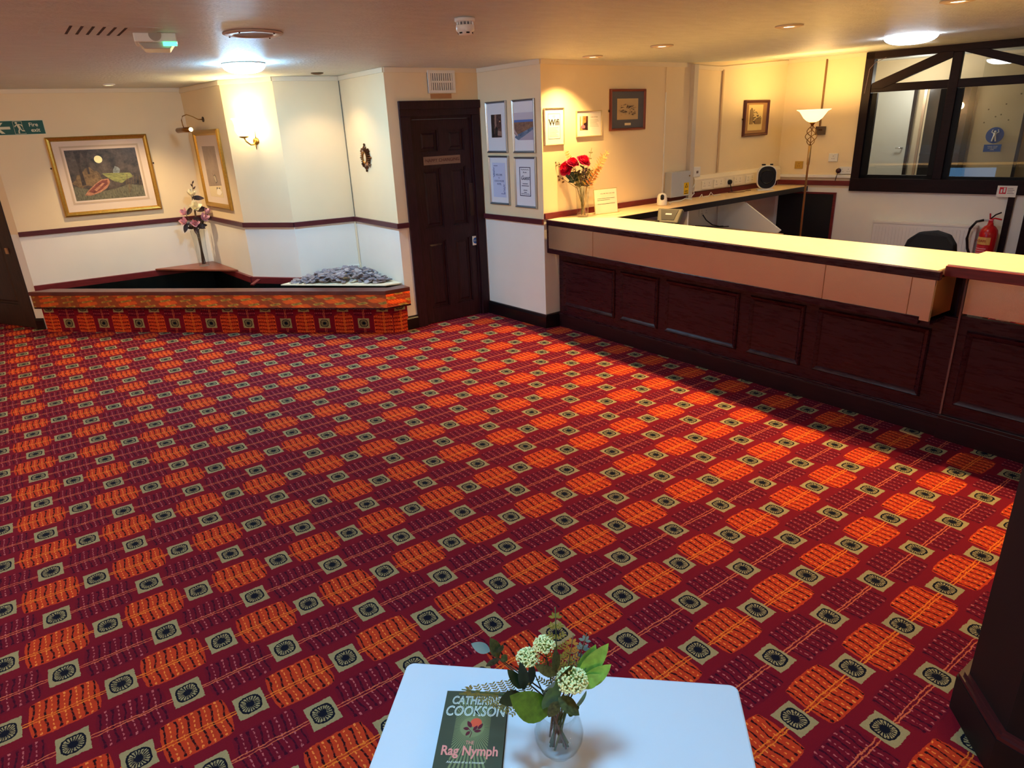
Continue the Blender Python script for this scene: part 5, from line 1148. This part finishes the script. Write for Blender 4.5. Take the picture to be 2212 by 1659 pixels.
sprig('hanging_leaf_stem', 'long thin stem with brown-green leaves arching far left of the bouquet', root(.01, .01), pnt(-.03, .65, .01), pnt(-.135, .755, .02), leaves([((-.125, .75, .02), (-.142, .802, .02), .030, (0, -1, .3), .2, .0), ((-.12, .755, .02), (-.108, .74, .02), .018, (0, -1, .3), .2, .0), ((-.125, .75, .02), (-.155, .725, .02), .020, (0, -1, .3), .2, .0), ((-.13, .76, .02), (-.115, .785, .02), .018, (0, -1, .3), .2, .0)], M_VAR))
sprig('eucalyptus_sprig', 'blue-grey round leaf at the far left tip of the bouquet', root(.005, .01), pnt(-.03, .66, .015), pnt(-.145, .757, .03), leaves([((-.145, .757, .03), (-.185, .778, .03), .026, (0, -1, .2), .1, .0), ((-.03, .70, -.03), (-.005, .745, -.04), .022, (0, -1, .2), .1, .0)], M_BLG))
sprig('bright_leaf_stem', 'bright green spray of pointed leaves at the right of the bouquet', root(-.02, 0), pnt(.02, .64), pnt(.06, .74, .0), leaves([((.045, .71, 0), (.108, .797, .01), .042, (-.5, -1, .6), .2, .0), ((.05, .70, -.01), (.112, .760, -.01), .038, (-.5, -1, .8), .2, .0), ((.045, .71, .01), (.082, .785, .02), .036, (-.5, -1, .5), .2, .0), ((.045, .70, -.01), (.092, .742, -.02), .034, (-.5, -1, .7), .2, .0)], M_LB), M_STEMG)
sprig('low_leaf_stem', 'green leaf drooping at lower right of the bouquet', root(-.01, -.01), pnt(.02, .63), pnt(.04, .65, -.02), leaves([((.025, .635, -.02), (.062, .70, -.025), .034, (.3, -.9, .4), .2, .05), ((.02, .64, -.02), (.045, .668, -.04), .03, (.3, -.9, .4), .2, .05)], M_LG), M_STEMG)
sprig('twig_spray', 'fine dark branching twigs inside the neck of the table vase', root(-.02, .0, .545), pnt(-.012, .62), pnt(.015, .70), lambda e, rt, nk, tp_: [MB().tube([rt.lerp(tp_, random.uniform(.1, .6)), rt.lerp(tp_, random.uniform(.5, .9)) + Vector((random.uniform(-.02, .02), random.uniform(-.02, .02), random.uniform(0, .02)))], .0007, 4).build('twig', M_STEM, e) for i in range(16)] and None)

# ------------------------------------------------------------------ rose vase on the counter
RX, RY = 4.205, 4.745
vase('tall_rose_vase', 'tall clear glass vase of red roses on the counter corner', (RX, RY, 1.0214), [(1e-6, 0), (.050, 0), (.053, .006), (.054, .05), (.055, .12), (.060, .20), (.067, .262)], .003)
v2 = Vector((RX, RY, 0)).normalized(); R2 = Vector((v2.y, -v2.x, 0))
def q3(r, z, d=0): q = R2 * r + v2 * d; return Vector((q.x, q.y, z - 1.021))
def cstem(name, label, rr_, top, fn, m=M_STEMG, cat='flower', group='stems in the rose vase', org=None, r=.0022):
    e = empty(name, label, cat, org or (RX, RY, 1.021), group=group)
    b = q3(rr_, 1.036); mid_ = q3(top[0] * .18 , 1.275, top[2] * .2); T = q3(*top)
    MB().tube([b, b.lerp(mid_, .5), mid_, mid_.lerp(T, .5) + Vector((0, 0, .01)), T], r, 6).build('stem', m, e, smooth=True); fn(e, mid_, T); return e
M_ROSE = mat('rose_red', (232, 16, 64), .5, noise=.25, nscale=40); M_ROSE2 = mat('rose_magenta', (200, 12, 64), .5)
def rose(R_, tilt):
    def f(e, a, T):
        d = (Vector(tilt)).normalized(); q = d.to_track_quat('Z', 'Y').to_matrix(); mb = MB()
        for ring, (nn, r0, h0, op, wd) in enumerate(((3, .10, .62, .10, .6), (3, .22, .60, .2, .8), (4, .36, .54, .28, .85), (5, .50, .46, .45, .9), (5, .64, .34, .65, .95), (6, .80, .18, .85, .95), (7, .94, -.02, 1.05, .95))):
            for k in range(nn):
                a0 = 2 * PI * k / nn + ring * .7; vs = []; n1, n2 = 6, 4
                for i in range(n1 + 1):
                    aa = a0 + (i / n1 - .5) * wd * 2 * PI / nn * 1.6
                    for j in range(n2 + 1):
                        t = j / n2; rad = R_ * (r0 * .35 + (r0 * .65 + op * .10) * t ** .8) * (1 + .06 * math.sin(5 * aa + ring)); zz = R_ * (-.45 + (h0 + .55) * t - .20 * op * t ** 4 - .12 * abs(i / n1 - .5) * 2 * t)
                        vs.append(T + q @ Vector((rad * math.cos(aa), rad * math.sin(aa), zz)))
                fs = [(i * (n2 + 1) + j, (i + 1) * (n2 + 1) + j, (i + 1) * (n2 + 1) + j + 1, i * (n2 + 1) + j + 1) for i in range(n1) for j in range(n2)]
                mb.add(vs, fs, 0 if ring < 4 else 1)
        mb.ball(T - d * R_ * .12, R_ * .62, 10, 1, .8); mb.build('bloom', [M_ROSE, M_ROSE2], e, smooth=True)
        m2 = MB()
        for k in range(2):
            p = a.lerp(T, .45 + .25 * k); m2.leaf(p, p + q @ Vector(((.07, -.06)[k], .03, .02)), .04, (0, 0, 1))
        m2.build('leaves', M_LD, e)
    return f
cstem('red_rose', 'red rose drooping lowest at the left of the counter vase', .02, (-.155, 1.45, .0), rose(.062, (-.85, -.35, .25)))
cstem('red_rose', 'upright red rose in the middle of the counter vase', -.01, (-.085, 1.505, -.02), rose(.056, (-.15, -.5, .9)))
cstem('red_rose', 'largest red rose at the right of the counter vase', .0, (.015, 1.515, -.02), rose(.066, (.25, -.55, .85)))
M_YEL = mat('golden_grass', (196, 146, 60), .6); M_EUC = mat('eucalyptus_brown', (128, 96, 50), .6); M_OLV = mat('olive_foliage', (104, 92, 44), .6); M_BRN = mat('brown_buds', (110, 80, 70), .7)
def along(nleaf, ll, wd, m, opp=True, jitter=.3, t0=.2):
    def f(e, a, T):
        d = (T - a).normalized(); s = d.cross(v2).normalized()
        for i in range(nleaf):
            t = t0 + (1 - t0) * i / nleaf; p = a.lerp(T, t)
            for sg in ((-1, 1) if opp else ((-1) ** i,)):
                dr = (s * sg + d * random.uniform(.2, .7) + v2 * random.uniform(-jitter, jitter)).normalized(); MB().leaf(p, p + dr * ll * random.uniform(.7, 1.1) * (1.2 - .5 * t), wd, (v2 * -1 + d * .3), 0, .15, 0, 4).build('leaf', m, e)
    return f
random.seed(31)
cstem('golden_grass_spray', 'golden feathery grass leaning right from the counter vase', .0, (.225, 1.585, .0), along(16, .045, .007, M_YEL, True, .4, .1), M_YEL, 'foliage')
cstem('golden_grass_spray', 'second golden grass blade spray right of the roses', .01, (.19, 1.555, -.04), along(14, .06, .006, M_YEL, True, .4, .0), M_YEL, 'foliage')
cstem('eucalyptus_spray', 'brown round-leaved spray leaning right below the golden grass', -.01, (.165, 1.46, -.03), along(7, .035, .026, mat('rust_leaf', (180, 104, 40), .6), True), M_EUC, 'foliage')
cstem('eucalyptus_spray', 'thin upright sprig behind the right-hand rose', .01, (.082, 1.615, .03), along(6, .028, .012, M_OLV, True), M_OLV, 'foliage')
cstem('poppy_pod_stem', 'long stem of seed buds leaning far left from the counter vase', .02, (-.255, 1.515, .0), along(4, .025, .014, M_OLV, False, .2, .7), M_OLV, 'foliage')
cstem('poppy_pod_stem', 'lower stem of seed buds leaning left toward the pillar', .025, (-.215, 1.505, .02), along(3, .028, .014, M_OLV, False, .2, .75), M_OLV, 'foliage')
cstem('eucalyptus_spray', 'brown round-leaved spray drooping left of the roses', .02, (-.275, 1.405, .02), along(6, .03, .022, M_EUC, False, .3, .5), M_EUC, 'foliage')
cstem('golden_grass_spray', 'golden grass fan behind the left-hand rose', .01, (-.145, 1.60, .03), along(12, .04, .01, M_YEL, True, .4, .3), M_YEL, 'foliage')
cstem('filler_foliage', 'dark leafy filler under the middle rose', .0, (-.05, 1.42, .0), along(12, .05, .024, M_OLV, True, .9, .1), M_OLV, 'foliage')
cstem('filler_foliage', 'brown twiggy filler between the roses and the vase neck', .01, (.02, 1.45, .01), along(16, .05, .010, M_BRN, True, .9, .1), M_BRN, 'foliage')
cstem('filler_foliage', 'olive leafy filler right of the vase neck', -.01, (.075, 1.43, .0), along(12, .05, .018, M_OLV, True, .9, .1), M_OLV, 'foliage')
cstem('filler_foliage', 'dark blue-green leaf filler below the left rose', .0, (-.115, 1.40, -.02), along(6, .06, .034, M_LD, True, .6, .5), M_OLV, 'foliage')
# ------------------------------------------------------------------ magnolia vase on the alcove shelf
AX, AY = 1.60, 8.24
vase('slim_glass_vase', 'slim clear glass vase of pink and cream blooms on the alcove corner shelf', (AX, AY, .4905), [(1e-6, 0), (.052, 0), (.056, .006), (.058, .10), (.062, .25), (.075, .40)], .003)
v3 = Vector((AX, AY, 0)).normalized(); v2 = v3; R2 = Vector((v2.y, -v2.x, 0))
def q3(r, z, d=0): q = R2 * r + v2 * d; return Vector((q.x, q.y, z - .4905))
def cs2(name, label, rr_, top, fn, m=M_STEM, cat='flower'):
    e = empty(name, label, cat, (AX, AY, .4905), group='stems in the alcove vase')
    b = q3(rr_, .51); mid_ = q3(top[0] * .12, .885, top[2] * .1); T = q3(*top)
    MB().tube([b, b.lerp(mid_, .5), mid_, mid_.lerp(T, .6), T], .004, 6).build('stem', m, e, smooth=True); fn(e, mid_, T); return e
M_MPK = mat('magnolia_pink', (232, 178, 186), .6, noise=.12, nscale=30); M_MCR = mat('magnolia_cream', (250, 240, 204), .6); M_DKL = mat('dark_brown_leaf', (62, 44, 44), .5)
def magnolia(R0_, tilt, m, nl=1):
    def f(e, a, T):
        R_ = R0_ * 1.5
        d = Vector(tilt).normalized(); q = d.to_track_quat('Z', 'Y').to_matrix()
        for k in range(8):
            an = 2 * PI * k / 8 + .3 * (k % 2); op = .55 if k % 2 else .95
            b = T + q @ Vector((.1 * R_ * math.cos(an), .1 * R_ * math.sin(an), -.2 * R_)); t = T + q @ Vector((op * R_ * math.cos(an), op * R_ * math.sin(an), R_ * (.85 if k % 2 else .45)))
            MB().leaf(b, t, R_ * .75, -(q @ Vector((math.cos(an), math.sin(an), -.4))), 0, .35, -.25, 6).build('petal', m, e, smooth=True)
        m2 = MB()
        for k in range(nl):
            an = random.uniform(0, 6.28); m2.leaf(T - d * R_ * .4, T - d * R_ * .5 + q @ Vector((R_ * 1.7 * math.cos(an), R_ * 1.7 * math.sin(an), random.uniform(-.3, .3) * R_)), R_ * .8, (0, -1, .3))
        m2.build('leaves', M_DKL, e)
    return f
random.seed(5)
for lab, top, R_, tl, m_ in (('pink magnolia at lower left of the alcove vase', (-.105, .985, -.02), .045, (-.6, -.6, .5), M_MPK), ('pink magnolia at lower centre of the alcove vase', (-.01, .965, -.05), .046, (-.1, -.9, .4), M_MPK),
    ('pink magnolia at lower right of the alcove vase', (.085, 1.01, -.04), .05, (.4, -.8, .5), M_MPK), ('pink magnolia at the far right of the alcove vase', (.125, 1.07, .0), .042, (.7, -.3, .6), M_MPK),
    ('pale pink magnolia at upper left of the alcove vase', (-.085, 1.075, .0), .045, (-.6, -.3, .6), M_MPK), ('large cream magnolia in the middle of the alcove vase', (.02, 1.13, -.03), .06, (.1, -.8, .6), M_MCR),
    ('cream magnolia near the top of the alcove vase', (.015, 1.265, .0), .05, (.1, -.3, .9), M_MCR)):
    cs2('magnolia_stem', lab, random.uniform(-.02, .02), top, magnolia(R_, tl, m_))
def bigleaves(e, a, T):
    for k in range(9):
        an = 2 * PI * k / 9; p = a.lerp(T, .35 + .08 * (k % 4)); MB().leaf(p, p + R2 * (.11 * math.cos(an)) + v2 * (.05 * math.sin(an)) + Vector((0, 0, .03 * math.sin(an * 2))), .06, (0, -1, .5), 0, .2, .1, 6).build('leaf', M_DKL, e, smooth=True)
cs2('leafy_stem', 'broad dark leaves massed under the pink magnolias', .0, (.01, 1.03, .0), bigleaves, cat='foliage')
cs2('bud_stem', 'dark budding tip at the very top of the alcove vase', .0, (.045, 1.39, .0), lambda e, a, T: [MB().leaf(a.lerp(T, t), a.lerp(T, t) + Vector((s_ * .03, -.01, .035)), .018, (0, -1, .3)).build('leaf', M_DKL, e) for t, s_ in ((.8, -1), (.86, 1), (.92, -.6), (.98, .6), (.72, -1.2), (.66, 1))] and None)
